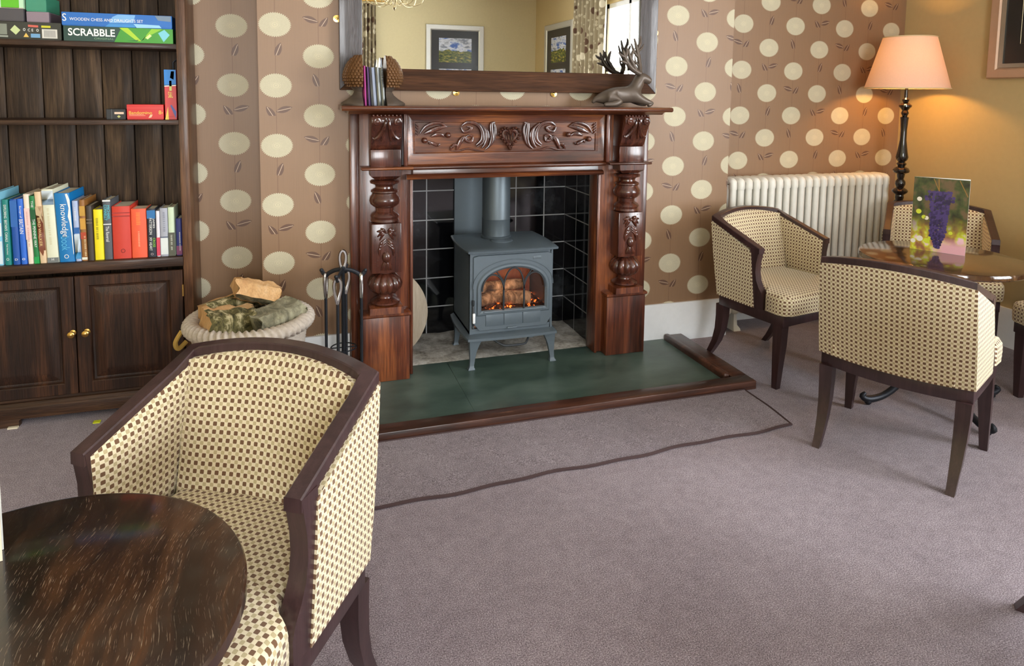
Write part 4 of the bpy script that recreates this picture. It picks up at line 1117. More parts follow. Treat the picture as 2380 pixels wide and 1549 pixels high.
P = [(-.065, 0, .056, .064), (-.025, 0, .062, .056), (.02, 0, .062, .056), (.052, 0, .070, .052), (.076, 0, .098, .040), (.088, -.002, .125, .034), (.100, -.006, .150, .036), (.120, -.012, .143, .026), (.138, -.018, .132, .019), (.150, -.021, .127, .015),
     (-.105, 0, .044, .044), (-.146, .004, .036, .014), (-.158, .006, .018, .007),
     (-.075, -.036, .038, .036), (-.028, -.052, .024, .022), (-.080, -.056, .014, .014), (-.125, -.052, .012, .010),
     (.072, -.028, .042, .030), (.115, -.038, .028, .018), (.150, -.040, .018, .013), (.118, -.046, .010, .011),
     (.075, .030, .042, .030), (.115, .036, .022, .018), (.160, .032, .014, .011)]
E_ = [(0, 1), (1, 2), (2, 3), (3, 4), (4, 5), (5, 6), (6, 7), (7, 8), (8, 9), (0, 10), (10, 11), (11, 12), (0, 13), (13, 14), (14, 15), (15, 16), (3, 17), (17, 18), (18, 19), (19, 20), (3, 21), (21, 22), (22, 23)]
skinned('stag_body', P, E_, SG, M['wrap'])
def antler(base, s, side):
    b = V(*base); mb = MB()
    def br(pts, r): Q = spline([b+V(p[0]*(.92 if side == 'near' else 1.1), p[1], p[2]*(1.15 if side == 'near' else 1.32)) for p in pts], 4); mb.tube(Q, rads([v*1.75+.0006 for v in r], len(Q)), 7)
    if side == 'far':
        br([(0, 0, 0), (.004, .012, .03), (.000, .022, .07), (-.01, .026, .105), (-.02, .028, .135)], [.007, .006, .0055, .0045, .002])
        br([(-.002, .02, .065), (-.02, .026, .085), (-.034, .03, .115)], [.005, .004, .0015]); br([(-.005, .024, .09), (.012, .03, .12), (.012, .03, .145)], [.0045, .004, .0015])
        br([(-.004, .024, .085), (.02, .03, .10), (.03, .03, .115)], [.004, .003, .001]); br([(.002, .012, .03), (-.015, .018, .045), (-.02, .02, .07)], [.004, .003, .001])
    else:
        br([(0, 0, 0), (-.035, -.006, .012), (-.07, -.012, .03), (-.1, -.016, .062), (-.118, -.02, .10)], [.008, .0075, .0075, .006, .002])
        br([(-.03, -.006, .012), (-.055, -.012, .045), (-.075, -.016, .07), (-.088, -.02, .105)], [.006, .006, .005, .0015]); br([(-.068, -.014, .06), (-.06, -.016, .09), (-.05, -.018, .108)], [.0045, .004, .0015])
        br([(-.08, -.013, .04), (-.11, -.018, .048), (-.135, -.02, .052)], [.005, .004, .001]); br([(-.105, -.016, .07), (-.132, -.02, .078), (-.145, -.02, .088)], [.0045, .003, .001])
        br([(-.1, -.016, .062), (-.094, -.018, .09), (-.096, -.02, .112)], [.0045, .0035, .001]); br([(-.035, -.006, .012), (-.045, -.012, .03), (-.046, -.014, .055)], [.004, .003, .001])
    for q in mb.bm.verts: pass
    return mb
for nm, bs in (('near', (SX+.094, SY-.008, ZM+.166)), ('far', (SX+.098, SY+.004, ZM+.166))): antler(bs, 1, nm).build('antler', SG, M['wrap'], angle=80)
for s, p in ((1, [(.092, .008, .162), (.094, .016, .178), (.106, .026, .192)]), (-1, [(.088, -.016, .156), (.066, -.034, .164), (.048, -.044, .166)])):
    Q = spline([V(SX+a, SY+b, ZM+c) for a, b, c in p], 4); mb = MB(); mb.tube(Q, rads([.005, .011, .0015], len(Q)), 8, flat=.4); mb.build('ear', SG, M['wrap'], angle=80)
for s in (-1, 1):
    mb = MB(); mb.ball((SX+.112, SY-.008+s*.017, ZM+.153), .0035, 8); mb.build('eye', SG, M['ebony'])
# ---------------------------------------------------------------- bookcase
BX, BF, BB = -.853, 3.07, 3.325
BC = thing('bookcase', (BX, 3.2, 0), 'tall dark oak bookcase with two cupboard doors against the flowered wall', 'bookcase')
bxl, bxr = -1.288, -.418
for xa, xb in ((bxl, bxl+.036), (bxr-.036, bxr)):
    mb = MB(); mb.box(xa, xb, BF, BB, .032, 2.1, bev=.002); mb.build('side_panel', BC, M['oak_side_lit'])
mb = MB(); xs = [-1.252]; 
for x in (-1.13, -.997, -.884, -.779, -.663, -.554): xs.append(x)
xs.append(-.454)
for a, b in zip(xs, xs[1:]): mb.box(a+.0015, b-.0015, 3.300, 3.318, .1, 2.08, bev=.003)
mb.box(-1.252, -.454, 3.318, 3.322, .1, 2.08)
mb.build('back_panel', BC, M['oak_back'])
for z, t, yf_ in ((1.529, .022, BF+.002), (1.219, .020, BF+.002), (1.85, .022, BF+.002), (.646, .040, BF-.004), (2.10, .03, BF-.01)):
    mb = MB(); mb.box(bxl+.034, bxr-.034, yf_, 3.302, z-t, z, bev=.003); mb.build('shelf', BC, M['oak_x'])
MB().box(bxl+.036, bxr-.036, BF+.03, 3.30, .10, .12).build('cupboard_floor', BC, M['oak_x']); MB().box(bxl+.036, bxr-.036, BF, BF+.02, .092, .104).build('bottom_rail', BC, M['oak_x'])
mb = MB()
mb.prism([(BB, .03), (3.045, .03), (3.045, .075), (3.052, .082), (3.058, .092), (BB, .092)], bxl-.008, bxr+.008, axis=0, bev=.002)
mb.build('plinth', BC, M['oak_x'])
for xa, xb in ((bxl-.008, -1.06), (-.65, bxr+.008)):
    mb = MB(); mb.prism([(xa, 0), (xb-.0, 0), (xb, .025), (xb+(.01 if xa < -1 else 0), .032), (xa, .032)], 3.045, 3.075, axis=1); mb.build('bracket_foot', BC, M['oak_x'])
for s, x0, x1 in ((-1, -1.250, -.8535), (1, -.8495, -.457)):
    z0, z1 = .106, .592; y = 3.056; ins = .054
    mb = MB()
    def rr(k, yy): return rect(x0+k, x1-k, z0+k*.95, z1-k*.85, yy)
    mb.loft([rr(0, 3.074), rr(0, y+.002), rr(.003, y), rr(.046, y), rr(.050, y+.003), rr(.054, y+.011), rr(.060, y+.012), rr(.062, y+.013), rr(.098, y+.004), rr(.104, y+.004)])
    d = mb.build('door', BC, M['oak_z'], angle=20)
    kx = -.862 if s < 0 else -.812
    mb = MB(); mb.lathe([(.012, 0), (.012, .003), (.005, .006), (.005, .014), (.010, .018), (.0135, .025), (.013, .031), (.007, .036), (.001, .037)], (0, 0, 0), 20, mat=Matrix.Translation((kx, y, .362)) @ Matrix.Rotation(PI/2, 4, 'X')); mb.build('knob', d, M['brass'])
    if s > 0:
        mb = MB(); mb.box(x1-.001, x1+.004, y-.003, y+.01, .48, .53); mb.box(x1-.001, x1+.004, y-.003, y+.01, .18, .23); mb.build('hinge', d, M['brass'])
tag(MB().box(-1.095, -1.06, 3.03, 3.044, 0, .006).build('wooden_wedge', None, M['paper']), 'small white wedge under the left foot of the bookcase', 'wedge')
tag(MB().box(-.79, -.765, 2.99, 3.01, .0005, .005, mat=Matrix.Translation((0, 0, 0))).build('paper_scrap', None, col(206, 214, 40)), 'tiny yellow-green scrap of paper on the carpet below the bookcase', 'paper scrap')

# books on the cupboard top ------------------------------------------------
def book(x, w, lean, h, c, lab, texts=(), bands=(), dep=.17, y=3.085, z=.6465, i=0, pagec='paper', torn=()):
    T = thing('book', (x+w/2, y, z), lab, 'book', 'books standing on the cupboard top')
    k = lean/h
    mt = Matrix.Translation((x, 0, z)) @ Matrix(((1, 0, k, 0), (0, 1, 0, 0), (0, 0, 1, 0), (0, 0, 0, 1)))
    t = min(.003, w*.16); mb = MB()
    r = min(.004, w*.25)
    prof = [(0, y+dep), (0, y+r), (r*.4, y+r*.35), (r, y), (w-r, y), (w-r*.4, y+r*.35), (w, y+r), (w, y+dep), (w-t, y+dep), (w-t, y+t+r*.5), (t, y+t+r*.5), (t, y+dep)]
    mb.prism(prof, 0, h, axis=2, mat=mt); mb.build('cover', T, c, angle=60)
    mb = MB(); mb.box(t, w-t, y+t+r*.5+.0005, y+dep-.004, .002, h-.004, mat=mt); mb.build('page_block', T, M[pagec])
    if bands or torn:
        mb = MB(); ms = []
        for pts_, cc in torn:
            mb.poly([tuple(mt @ Vector((w*a_, y-.0009, h*b_))) for a_, b_ in pts_], len(ms)); ms.append(cc)
        for z0, z1, cc in bands:
            mb.box(w*.02, w*.98, y-.0007, y+.002, z0*h, z1*h, len(ms), mat=mt); ms.append(cc)
        mb.build('spine_band', T, ms)
    if texts:
        mb = MB(); ms = []
        for s, xc, zc, L, hh, cc, rot in texts:
            if s is None:      # print too small to read: a run of tiny strokes
                rn = random.Random(int(xc*100+zc*1000)); q = zc+L/2
                while q > zc-L/2:
                    st_ = rn.uniform(.006, .014)
                    if rn.random() < .84: mb.poly([tuple(mt @ Vector((w*a_, y-.0013, h*b_))) for a_, b_ in ((xc-hh/2, q-st_*.6), (xc+hh/2*rn.uniform(.6, 1), q-st_*.6), (xc+hh/2*rn.uniform(.6, 1), q), (xc-hh/2, q))], len(ms))
                    q -= st_*1.5
                ms.append(cc); continue
            text_mb(mb, s, mt @ front(w*xc, y-.0013, h*zc, -PI/2 if rot else 0), w=(L*h if rot else L*w), h=(hh*w if rot else hh*h), mi=len(ms)); ms.append(cc)
        mb.build('spine_lettering', T, ms)
    return T
Wt, Bk = col(240, 240, 236), col(24, 24, 26)
D = [[-1.116,0.019,0.000,0.291],[-1.091,0.021,-0.001,0.261],[-1.064,0.024,-0.002,0.261],[-1.037,0.020,-0.005,0.262],[-1.0135,0.019,-0.007,0.280],[-0.9925,0.018,-0.008,0.272],[-0.973,0.023,-0.010,0.288],[-0.948,0.040,-0.010,0.297],[-0.9055,0.054,-0.010,0.280],[-0.849,0.020,-0.006,0.247],[-0.827,0.020,-0.003,0.250],[-0.805,0.021,-0.002,0.225],[-0.782,0.033,-0.001,0.208],[-0.747,0.029,-0.001,0.246],[-0.7165,0.067,0.000,0.218],[-0.6475,0.057,0.000,0.205],[-0.5885,0.032,0,0.203],[-0.555,0.0135,0.000,0.193],[-0.540,0.029,0,0.204],[-0.5095,0.024,0,0.207],[-0.4805,0.022,0.000,0.158]]
SP = [
 (col(130, 196, 222), 'pale blue book with white panels, leftmost in the row', [], [(.02, .33, col(216, 230, 238)), (.40, .58, col(232, 240, 244))], .24),
 (col(20, 128, 122), 'teal canal guide book, second from the left in the row', [("EXPLORING  BRITAIN'S  CANALS", .5, .64, .56, .42, Wt, 1), ('Paul Atterbury', .5, .24, .16, .3, Wt, 1), ('O', .5, .09, .4, .04, Wt, 0)], [], .2),
 (col(20, 78, 160), 'plain dark blue book between the teal and bright blue ones', [('D', .5, .08, .4, .03, Wt, 0)], [(.58, .98, col(40, 100, 176))], .2),
 (col(40, 104, 206), 'bright blue book titled with BRITAIN in white', [('Europe of', .5, .80, .18, .42, Wt, 1), ('BRITAIN', .5, .58, .22, .62, Wt, 1), ('o', .5, .08, .5, .03, Wt, 0)], [], .2),
 (col(236, 220, 200), 'cream and pink faded book left of the green walking guide', [(None, .5, .5, .5, .3, col(206, 140, 136), 1)], [(.35, .8, col(236, 204, 196))], .2),
 (col(20, 122, 62), 'green Pennine Way walking book in the row', [('THE', .5, .88, .1, .4, Wt, 1), ('THE PENNINE WAY', .55, .45, .42, .5, Wt, 1)], [(.0, .10, col(30, 160, 80)), (.62, .80, col(16, 84, 44))], .2),
 (col(226, 196, 158), 'beige book with a torn brown dust jacket on its spine', [('BIRD WALKER', .4, .44, .4, .42, col(230, 196, 130), 1)], [(.18, .66, col(122, 62, 34)), (.66, .80, col(190, 158, 122))], .19),
 (col(226, 226, 200), 'tall cream book with a grey photo band, left of the blue knowledge book', [(None, .45, .5, .5, .2, col(206, 196, 156), 1), ('H', .5, .045, .2, .03, Wt, 0)], [(.0, .07, col(120, 124, 122)), (.865, .98, col(200, 212, 222)), (.79, .865, col(110, 132, 150))], .22),
 (col(14, 120, 186), 'thick turquoise-blue knowledge book with a white torn edge', [('knowledge', .48, .60, .48, .52, Wt, 1), ('book', .48, .27, .2, .52, col(90, 180, 222), 1), ('O', .48, .08, .3, .06, Wt, 0)], [], .24),
 (col(170, 186, 220), 'pale blue mountain-picture book right of the knowledge book', [(None, .5, .78, .22, .3, Wt, 1)], [(.46, .56, col(40, 100, 170)), (.15, .45, col(206, 222, 236)), (.04, .15, col(60, 140, 190))], .18),
 (col(150, 100, 48), 'brown and ochre striped guide book in the row', [(None, .75, .24, .34, .35, col(240, 220, 170), 1)], [(.74, .90, col(196, 150, 60)), (.52, .70, col(206, 152, 60)), (.36, .47, col(180, 70, 40)), (.02, .06, col(230, 226, 210))], .19),
 (col(66, 56, 48), 'dull dark grey-brown book left of the yellow one', [], [(.74, .76, col(110, 96, 80)), (.68, .70, col(110, 96, 80))], .17),
 (col(244, 224, 30), 'bright yellow paperback in the middle of the row', [(None, .42, .62, .42, .26, col(90, 84, 20), 1)], [], .12),
 (col(84, 88, 94), 'grey paperback with turquoise author name, right of the yellow one', [('MICHAEL', .72, .79, .24, .3, col(80, 206, 220), 1), ('CONNELLY', .34, .79, .26, .36, col(80, 206, 220), 1), ('The Reversal', .5, .43, .26, .42, Wt, 1)], [(.585, .60, Wt), (.975, 1.0, Wt)], .16),
 (col(206, 62, 46), 'wide red hardback with a dark round emblem low on the spine', [('O', .56, .15, .24, .08, col(120, 24, 20), 0)], [(.865, .885, col(160, 44, 36)), (.80, .825, col(160, 44, 36))], .18),
 (col(240, 96, 62), 'thick orange-red paperback right of the red hardback', [(None, .5, .80, .26, .3, col(246, 150, 70), 1), (None, .5, .38, .32, .12, col(248, 190, 150), 1)], [], .13),
 (col(40, 44, 56), 'dark thriller paperback with white and lime green lettering', [('JAMES', .78, .70, .2, .26, Wt, 1), ('PATTERSON', .42, .64, .34, .32, Wt, 1), ('MY HEART', .38, .27, .27, .3, Wt, 1), ('CROSS', .78, .30, .19, .28, col(150, 214, 40), 1), ('O', .5, .06, .3, .045, col(214, 190, 190), 0)], [(.80, .97, col(36, 110, 170))], .13),
 (col(226, 222, 230), 'thin white and crimson paperback in the row', [], [(.02, .42, col(214, 66, 90))], .13),
 (col(170, 172, 184), 'silvery grey paperback with a pale blade on the spine', [(None, .55, .72, .4, .3, col(110, 114, 128), 1)], [(.04, .38, col(222, 228, 226)), (.39, .41, col(80, 90, 110))], .13),
 (col(206, 222, 192), 'paperback with pale green top and olive-grey foot', [(None, .5, .28, .3, .3, col(220, 222, 206), 1)], [(.0, .48, col(88, 88, 74))], .13),
 (col(44, 52, 120), 'small navy and purple paperback at the right end of the row', [(None, .65, .38, .5, .22, Wt, 1)], [(.02, .26, col(124, 58, 100))], .12),
]
for i, ((x, w, ln, h), (c, lab, tx, bd_, dp)) in enumerate(zip(D, SP)):
    book(x, w, ln, h, c, lab, tx, bd_, dep=min(max(dp-.02, .11), .195), y=3.088 if i < 12 else 3.092,
         torn={8: [([(.72, .985), (.86, .99), (.99, .90), (.99, .70), (.99, .40), (.97, .12), (.93, .10), (.92, .42), (.86, .58), (.78, .66), (.88, .78), (.80, .90)], Wt)],
               6: [([(.05, .68), (.50, .66), (.98, .56), (.80, .70), (.35, .80), (.0, .79)], col(196, 170, 132)), ([(.1, .18), (.55, .10), (.75, .16), (.72, .19)], col(122, 62, 34))]}.get(i, ()))

# board games on the shelves ---------------------------------------------
def carton(name, x0, x1, y0, y1, z0, z1, c, lab, cat='board game', group=None, mats=None, deco=None, rz=0):
    T = thing(name, ((x0+x1)/2, (y0+y1)/2, z0), lab, cat, group)
    mb = MB(); h = z1-z0
    mb.box(x0+.001, x1-.001, y0+.001, y1-.001, z0, z1-h*.5, bev=.0006, seg=1); mb.build('box_base', T, c)
    mb = MB(); mb.box(x0, x1, y0, y1, z0+h*.06, z1, bev=.0008, seg=1); mb.build('lid', T, c)
    if deco:
        mb = MB(); ms = []
        def quad(pts, cc, d=.0006): 
            mb.poly([(x0+u*(x1-x0), y0-d, z0+h*v) for u, v in pts], len(ms)); ms.append(cc)
        def txt(s, u, v, w, hh, cc, d=.0012, rot=0, bold=0.0):
            text_mb(mb, s, front(x0+u*(x1-x0), y0-d, z0+v*h, rot), w=w*(x1-x0), h=hh*h, mi=len(ms), bold=bold); ms.append(cc)
        deco(quad, txt); mb.build('printed_side', T, ms)
    return T
G1 = 'board games on the upper shelf'
def scr(q, t):
    q([(0, .0), (.45, 0), (.52, 1), (0, 1)], col(24, 62, 52)); q([(.45, 0), (1, 0), (1, 1), (.52, 1)], col(62, 150, 40))
    q([(.5, .98), (.58, .98), (.70, .12), (.66, .12)], col(170, 206, 40), .0008); q([(.70, .12), (.75, .4), (.90, .98), (.80, .98)], col(140, 196, 40), .0008)
    q([(.56, .1), (.68, .2), (.66, .1)], col(30, 96, 40), .0009); q([(.86, .7), (.92, .95), (.97, .6), (.91, .1)], col(120, 200, 214), .001)
    q([(.74, .35), (.78, .62), (.80, .5), (.76, .25)], col(214, 230, 150), .001)
    t('SCRABBLE', .25, .60, .42, .50, Wt, bold=.02); t('ORIGINAL', .36, .20, .18, .12, col(120, 160, 120))
carton('board_game_box', -.853, -.466, 3.082, 3.28, 1.5295, 1.588, col(40, 120, 60), 'green and dark word game box lettered SCRABBLE on the upper shelf', group=G1, deco=scr)
def chs(q, t):
    q([(.45, .75), (.42, .3), (.64, .35), (.66, .95), (.50, .95)], col(120, 176, 226)); q([(.64, .3), (.67, .0), (.9, .05), (.88, .25)], col(150, 204, 236)); q([(.38, .0), (.42, .25), (.64, .28), (.66, .02)], col(60, 140, 206))
    q([(.84, .98), (.87, .62), (.99, .55), (.99, .98)], col(110, 130, 150)); t('S', .025, .6, .035, .55, Wt); t('WOODEN CHESS AND DRAUGHTS SET', .40, .50, .66, .22, Wt)
carton('board_game_box', -.857, -.468, 3.080, 3.285, 1.5885, 1.641, col(24, 104, 186), 'blue wooden chess and draughts set box lying on the word game', group=G1, deco=chs)
def dk(q, t):
    q([(.0, .25), (.30, .25), (.30, .85), (.0, .85)], col(128, 134, 120)); q([(0, .12), (.31, .10), (.31, .2), (0, .22)], col(150, 156, 144))
    q([(.34, .52), (.40, .80), (.47, .52), (.41, .25)], col(196, 210, 150)); q([(.57, .72), (.70, .70), (.70, .82), (.57, .84)], col(210, 96, 80)); q([(.60, .12), (.72, .12), (.72, .34), (.60, .34)], col(110, 160, 200))
    q([(.505, .14), (.575, .14), (.54, .38)], col(230, 190, 90)); q([(.745, .1), (.945, .1), (.945, .62), (.745, .62)], col(214, 210, 200))
    for k in range(9): q([(.775+.017*k, .17), (.782+.017*k, .17), (.782+.017*k, .56), (.775+.017*k, .56)], col(110, 110, 110), .0009)
    q([(.74, .70), (.86, .70), (.86, .82), (.74, .82)], col(206, 200, 40)); t('C E', .60, .54, .07, .16, Wt); t('o', .52, .56, .03, .16, Wt); t('o', .69, .54, .03, .16, Wt)
carton('board_game_box', -1.12, -.862, 3.090, 3.28, 1.5295, 1.597, col(44, 44, 34), 'dark green game box with barcode and small printed symbols on the upper shelf', group=G1, deco=dk)
carton('board_game_box', -1.13, -.985, 3.088, 3.27, 1.5975, 1.646, col(74, 70, 74), 'grey box lying on the barcode box, at the left', group=G1)
carton('board_game_box', -.98, -.905, 3.10, 3.27, 1.5975, 1.638, col(140, 122, 132), 'mauve-grey box lying on the barcode box, right of the grey one', group=G1)
def gr(q, t): q([(.5, .02), (.9, .02), (.9, .98), (.5, .98)], col(96, 186, 30)); q([(0, .0), (1, .0), (1, .05), (0, .05)], col(226, 206, 190))
carton('board_game_box', -1.13, -.984, 3.088, 3.26, 1.6465, 1.70, col(190, 226, 190), 'white box with a bright green patch on top of the left stack', group=G1, deco=gr)
carton('board_game_box', -.98, -.912, 3.10, 3.26, 1.6385, 1.70, col(60, 140, 110), 'sea-green box on top of the mauve-grey one', group=G1)
G2 = 'small games on the middle shelf'
def bk(q, t): q([(.42, .52), (.90, .52), (.90, .72), (.42, .72)], col(226, 196, 170)); q([(.55, .3), (.64, .15), (.74, .3), (.64, .42)], col(190, 190, 110)); q([(.27, 0), (.285, 0), (.285, 1), (.27, 1)], col(110, 116, 116))
carton('card_game_box', -.722, -.652, 3.10, 3.18, 1.2195, 1.262, col(22, 22, 24), 'small black card game box on the middle shelf left of the red tin', 'game', G2, deco=bk)
def tn(q, t): q([(0, .76), (.99, .76), (.99, .775), (0, .775)], col(240, 110, 90)); t('Bandomino', .37, .46, .62, .2, col(246, 206, 70)); q([(.06, .24), (.50, .24), (.50, .28), (.06, .28)], col(240, 150, 120)); q([(.06, .32), (.46, .32), (.46, .35), (.06, .35)], col(240, 150, 120)); q([(.58, .1), (.66, .14), (.70, .34), (.63, .32)], col(246, 190, 150)); t('8', .90, .48, .07, .26, col(246, 206, 70)); t('+', .965, .45, .04, .14, col(246, 206, 70))
carton('domino_tin', -.648, -.513, 3.10, 3.20, 1.2195, 1.281, col(206, 28, 26, .3), 'red domino tin with yellow lettering on the middle shelf', 'game', G2, deco=tn)
def sn(q, t):
    q([(0, .68), (1, .70), (1, 1), (0, 1)], col(20, 124, 206)); q([(0, .66), (1, .68), (1, .71), (0, .69)], Wt); q([(.0, .02), (.25, .26), (.3, .0), (0, 0)], col(230, 200, 80))
    q([(.45, .28), (.9, .02), (.95, .16), (.55, .30)], col(70, 90, 160)); t('SNAKES', .55, .50, .86, .12, col(232, 216, 96), rot=-PI/2) if 0 else t('S&L', .5, .5, .4, .12, col(232, 216, 96)); q([(.42, .58), (.62, .58), (.62, .78), (.42, .78)], col(206, 210, 110)); q([(.5, .84), (.8, .80), (.86, .97), (.6, .97)], col(190, 220, 240))
carton('board_game_box', -.507, -.463, 3.10, 3.28, 1.2195, 1.425, col(206, 60, 60), 'upright blue and red game box against the right side of the bookcase', 'board game', G2, deco=sn)
mb = MB(); P = [(-.500, 3.16, 1.22), (-.500, 3.16, 1.462), (-.485, 3.16, 1.474), (-.460, 3.17, 1.485)]
mb.tube(P, .004, 6); mb.tube([(-.461, 3.2, 1.22), (-.461, 3.19, 1.40), (-.461, 3.17, 1.485)], .004, 6); mb.tube([(-.502, 3.27, 1.2225), (-.459, 3.27, 1.2225)], .003, 6)
# keep the wire stand behind the upright box
for v in mb.bm.verts: v.co.y = min(v.co.y+.125, 3.292)
tag(mb.build('wire_stand', None, M['iron']), 'thin black wire stand behind the upright game box on the middle shelf', 'stand')

# ---------------------------------------------------------------- log basket
bx, by, rz_ = -.185, 2.895, .435
BK = thing('log_basket', (bx, by, 0), 'round woven basket with a thick pale rope rim holding split firewood', 'basket')
mb = MB(); nseg = 360; loops = []
for i in range(nseg):
    a = 2*PI*i/nseg; lp = []
    for k in range(14):
        p = 2*PI*k/14; tw = a*54+p*2.0
        rr = .030+.0052*math.cos(tw)
        lp.append((bx+(.222+rr*math.cos(p))*math.cos(a), by+(.222+rr*math.cos(p))*math.sin(a), rz_-.03+rr*math.sin(p)*.9))
    loops.append(lp)
loops.append(loops[0]); mb.loft(loops, caps=False); mb.build('rope_rim', BK, M['rope'], angle=60)
def bowl(u, v, k):
    a = 2*PI*u; z = lerp(.0, rz_-.04, v); r = lerp(.15, .222, v**.7)-k
    r += .006*math.sin(a*60+(round(v*26) % 2)*PI)*(1 if not k else .5)
    return (bx+r*math.cos(a), by+r*math.sin(a), z)
mb = MB(); mb.grid(lambda u, v: bowl(u, v, 0), 240, 26, cu=True); mb.grid(lambda u, v: bowl(u, v, .012), 240, 26, cu=True)
mb.lathe([(.0005, .004), (.150, .004), (.150, .0)], (bx, by, 0), 40)
mb.build('woven_body', BK, M['rope'], angle=70)
mb = MB(); mb.tube(spline([(bx-.248, by-.05, .40), (bx-.27, by-.06, .36), (bx-.262, by-.05, .33), (bx-.235, by-.03, .35)]), .009, 8); mb.build('rope_handle', BK, col(196, 160, 80, .8))
def log(name, c, axis, L, pts, mats, lab, seed, roll=0):
    """split log: outline pts in its cross-section; face materials: 0 bark, 1 cut wood"""
    ax = V(*axis).normalized(); u = V(0, 0, 1)-ax*ax.z; u.normalize(); w = ax.cross(u)
    mb = MB(); loops = []; K = 10; n = 28
    def P(t):  # resample outline
        m = len(pts); f = t*m; i = int(f) % m; k = f-int(f); a, b = pts[i], pts[(i+1) % m]; return lerp(a[0], b[0], k), lerp(a[1], b[1], k), a[2]
    cr, sr = math.cos(roll), math.sin(roll)
    for j in range(K+1):
        t = j/K-.5; lp = []
        for i in range(n):
            a, b, m = P(i/n); a, b = a*cr-b*sr, a*sr+b*cr
            s = 1+.26*noise.noise(V(a*22+seed, b*22, t*6)); q = V(*c)+ax*(L*t*(1+.30*noise.noise(V(a*40, b*40, seed+t))))+w*a*s+u*b*s; lp.append(q)
        loops.append(lp)
    mb.loft(loops)
    mb.bm.faces.ensure_lookup_table(); nf = K*n
    for idx, f in enumerate(mb.bm.faces):
        f.material_index = P((idx % n)/n)[2] if idx < nf else 1
    o = mb.build('firewood_log', None, mats, angle=35); return tag(o, lab, 'log', 'split logs in the basket')
arcb = lambda r, a0, a1, n=7: [(r*math.cos(lerp(a0, a1, i/n)), r*math.sin(lerp(a0, a1, i/n)), 0) for i in range(n+1)]
log('l', (-.265, 2.83, .425), (.78, .35, -.10), .19, arcb(.078, -2.8, .35)+[(.03, .05, 1), (-.04, .062, 1)], [M['bark'], M['cutwood']], 'mossy green-barked log at the front left of the basket', 1, .2)
log('l', (-.085, 2.85, .415), (.85, .55, .16), .19, arcb(.075, -2.9, 0.5)+[(.02, .062, 0), (-.05, .05, 0)], [M['bark2'], M['bark2']], 'smooth grey-barked log on the right of the basket', 5, -.25)
log('l', (-.245, 2.99, .455), (.8, .55, .10), .28, arcb(.05, -2.6, .0)+[(.035, .035, 1), (-.03, .045, 1)], [M['bark'], M['cutwood']], 'long thin split log at the back left of the basket', 9, .4)
log('l', (-.165, 2.945, .502), (.85, .1, -.30), .17, [(.058, -.02, 1), (.035, .035, 1), (-.01, .055, 1), (-.05, .02, 1), (-.055, -.03, 1), (0, -.04, 0)], [M['bark2'], M['cutwood']], 'pale orange freshly split log on top of the basket', 13, .3)

# ---------------------------------------------------------------- pictures
def picture(axis, a0, a1, z0, z1, w, fwid, lab, fmat, images, lip=None, seed=0):
    """framed picture on a wall; axis 'x': wall plane x=w facing -x, 'y': plane y=w facing +y"""
    s = -1 if axis == 'x' else 1
    def Q(a, d, z): return (w+s*d, a, z) if axis == 'x' else (a, w+s*d, z)
    T = thing('framed_picture', Q((a0+a1)/2, .0, z0), lab, 'picture')
    mb = MB(); R_ = lambda k, d: [Q(a0+k, d, z0+k), Q(a1-k, d, z0+k), Q(a1-k, d, z1-k), Q(a0+k, d, z1-k)]
    mb.loft([R_(0, .002), R_(0, .022), R_(.006, .03), R_(fwid*.8, .026), R_(fwid, .014), R_(fwid, .006)], caps=False); mb.build('frame', T, fmat, angle=25)
    if lip:
        mb = MB(); mb.loft([R_(fwid-.001, .014), R_(fwid, .02), R_(fwid+lip, .016), R_(fwid+lip, .006)], caps=False); mb.build('inner_lip', T, M['steel'], angle=25)
    mb = MB(); k = fwid-.003; mb.loft([R_(k, .004), R_(k, .010)]); mb.build('mount', T, col(30, 30, 32, .3))
    if lip:
        mb = MB(); b0, b1, c0, c1 = images[0]; k_ = .035
        mb.tube([Q(b0-k_, .0115, c0-k_), Q(b1+k_, .0115, c0-k_), Q(b1+k_, .0115, c1+k_), Q(b0-k_, .0115, c1+k_)], .0012, 4, closed=True); mb.build('gilt_line', T, M['antbrass'])
    for i, (b0, b1, c0, c1) in enumerate(images):
        mb = MB(); mb.poly([Q(b0, .0108, c0), Q(b1, .0108, c0), Q(b1, .0108, c1), Q(b0, .0108, c1)])
        L = V(*Q((a0+a1)/2, 0, z0)); ai = 1 if axis == 'x' else 0
        mb.build('landscape_print', T, landscape('hill_view_print_%d%d' % (seed, i), seed+i*2.7), keepuv=lambda p: (((p+L)[ai]-b0)/(b1-b0), (p.z+z0-c0)/(c1-c0)))
silver = flat('brushed_silver_frame', (206, 206, 200), .35, .6); pinkwood = flat('pale_rose_gold_frame', (186, 150, 122), .4, .2)
picture('y', 1.923, 2.835, 1.05, 2.37, YB, .085, 'silver framed pair of landscape prints on the rear wall, seen in the mirror', silver, [(2.126, 2.64, 1.80, 2.17), (2.126, 2.64, 1.26, 1.70)], seed=1)
picture('x', -3.53, -2.44, 1.05, 2.37, XR, .085, 'silver framed landscape prints on the right wall beside the curtain', silver, [(-3.28, -2.70, 1.80, 2.17), (-3.28, -2.70, 1.26, 1.70)], seed=4)
picture('x', 1.95, 2.80, 1.462, 2.35, XR, .058, 'picture in a pale wooden frame with black mount at the top right', pinkwood, [(2.13, 2.60, 1.68, 2.2)], lip=.022, seed=7)
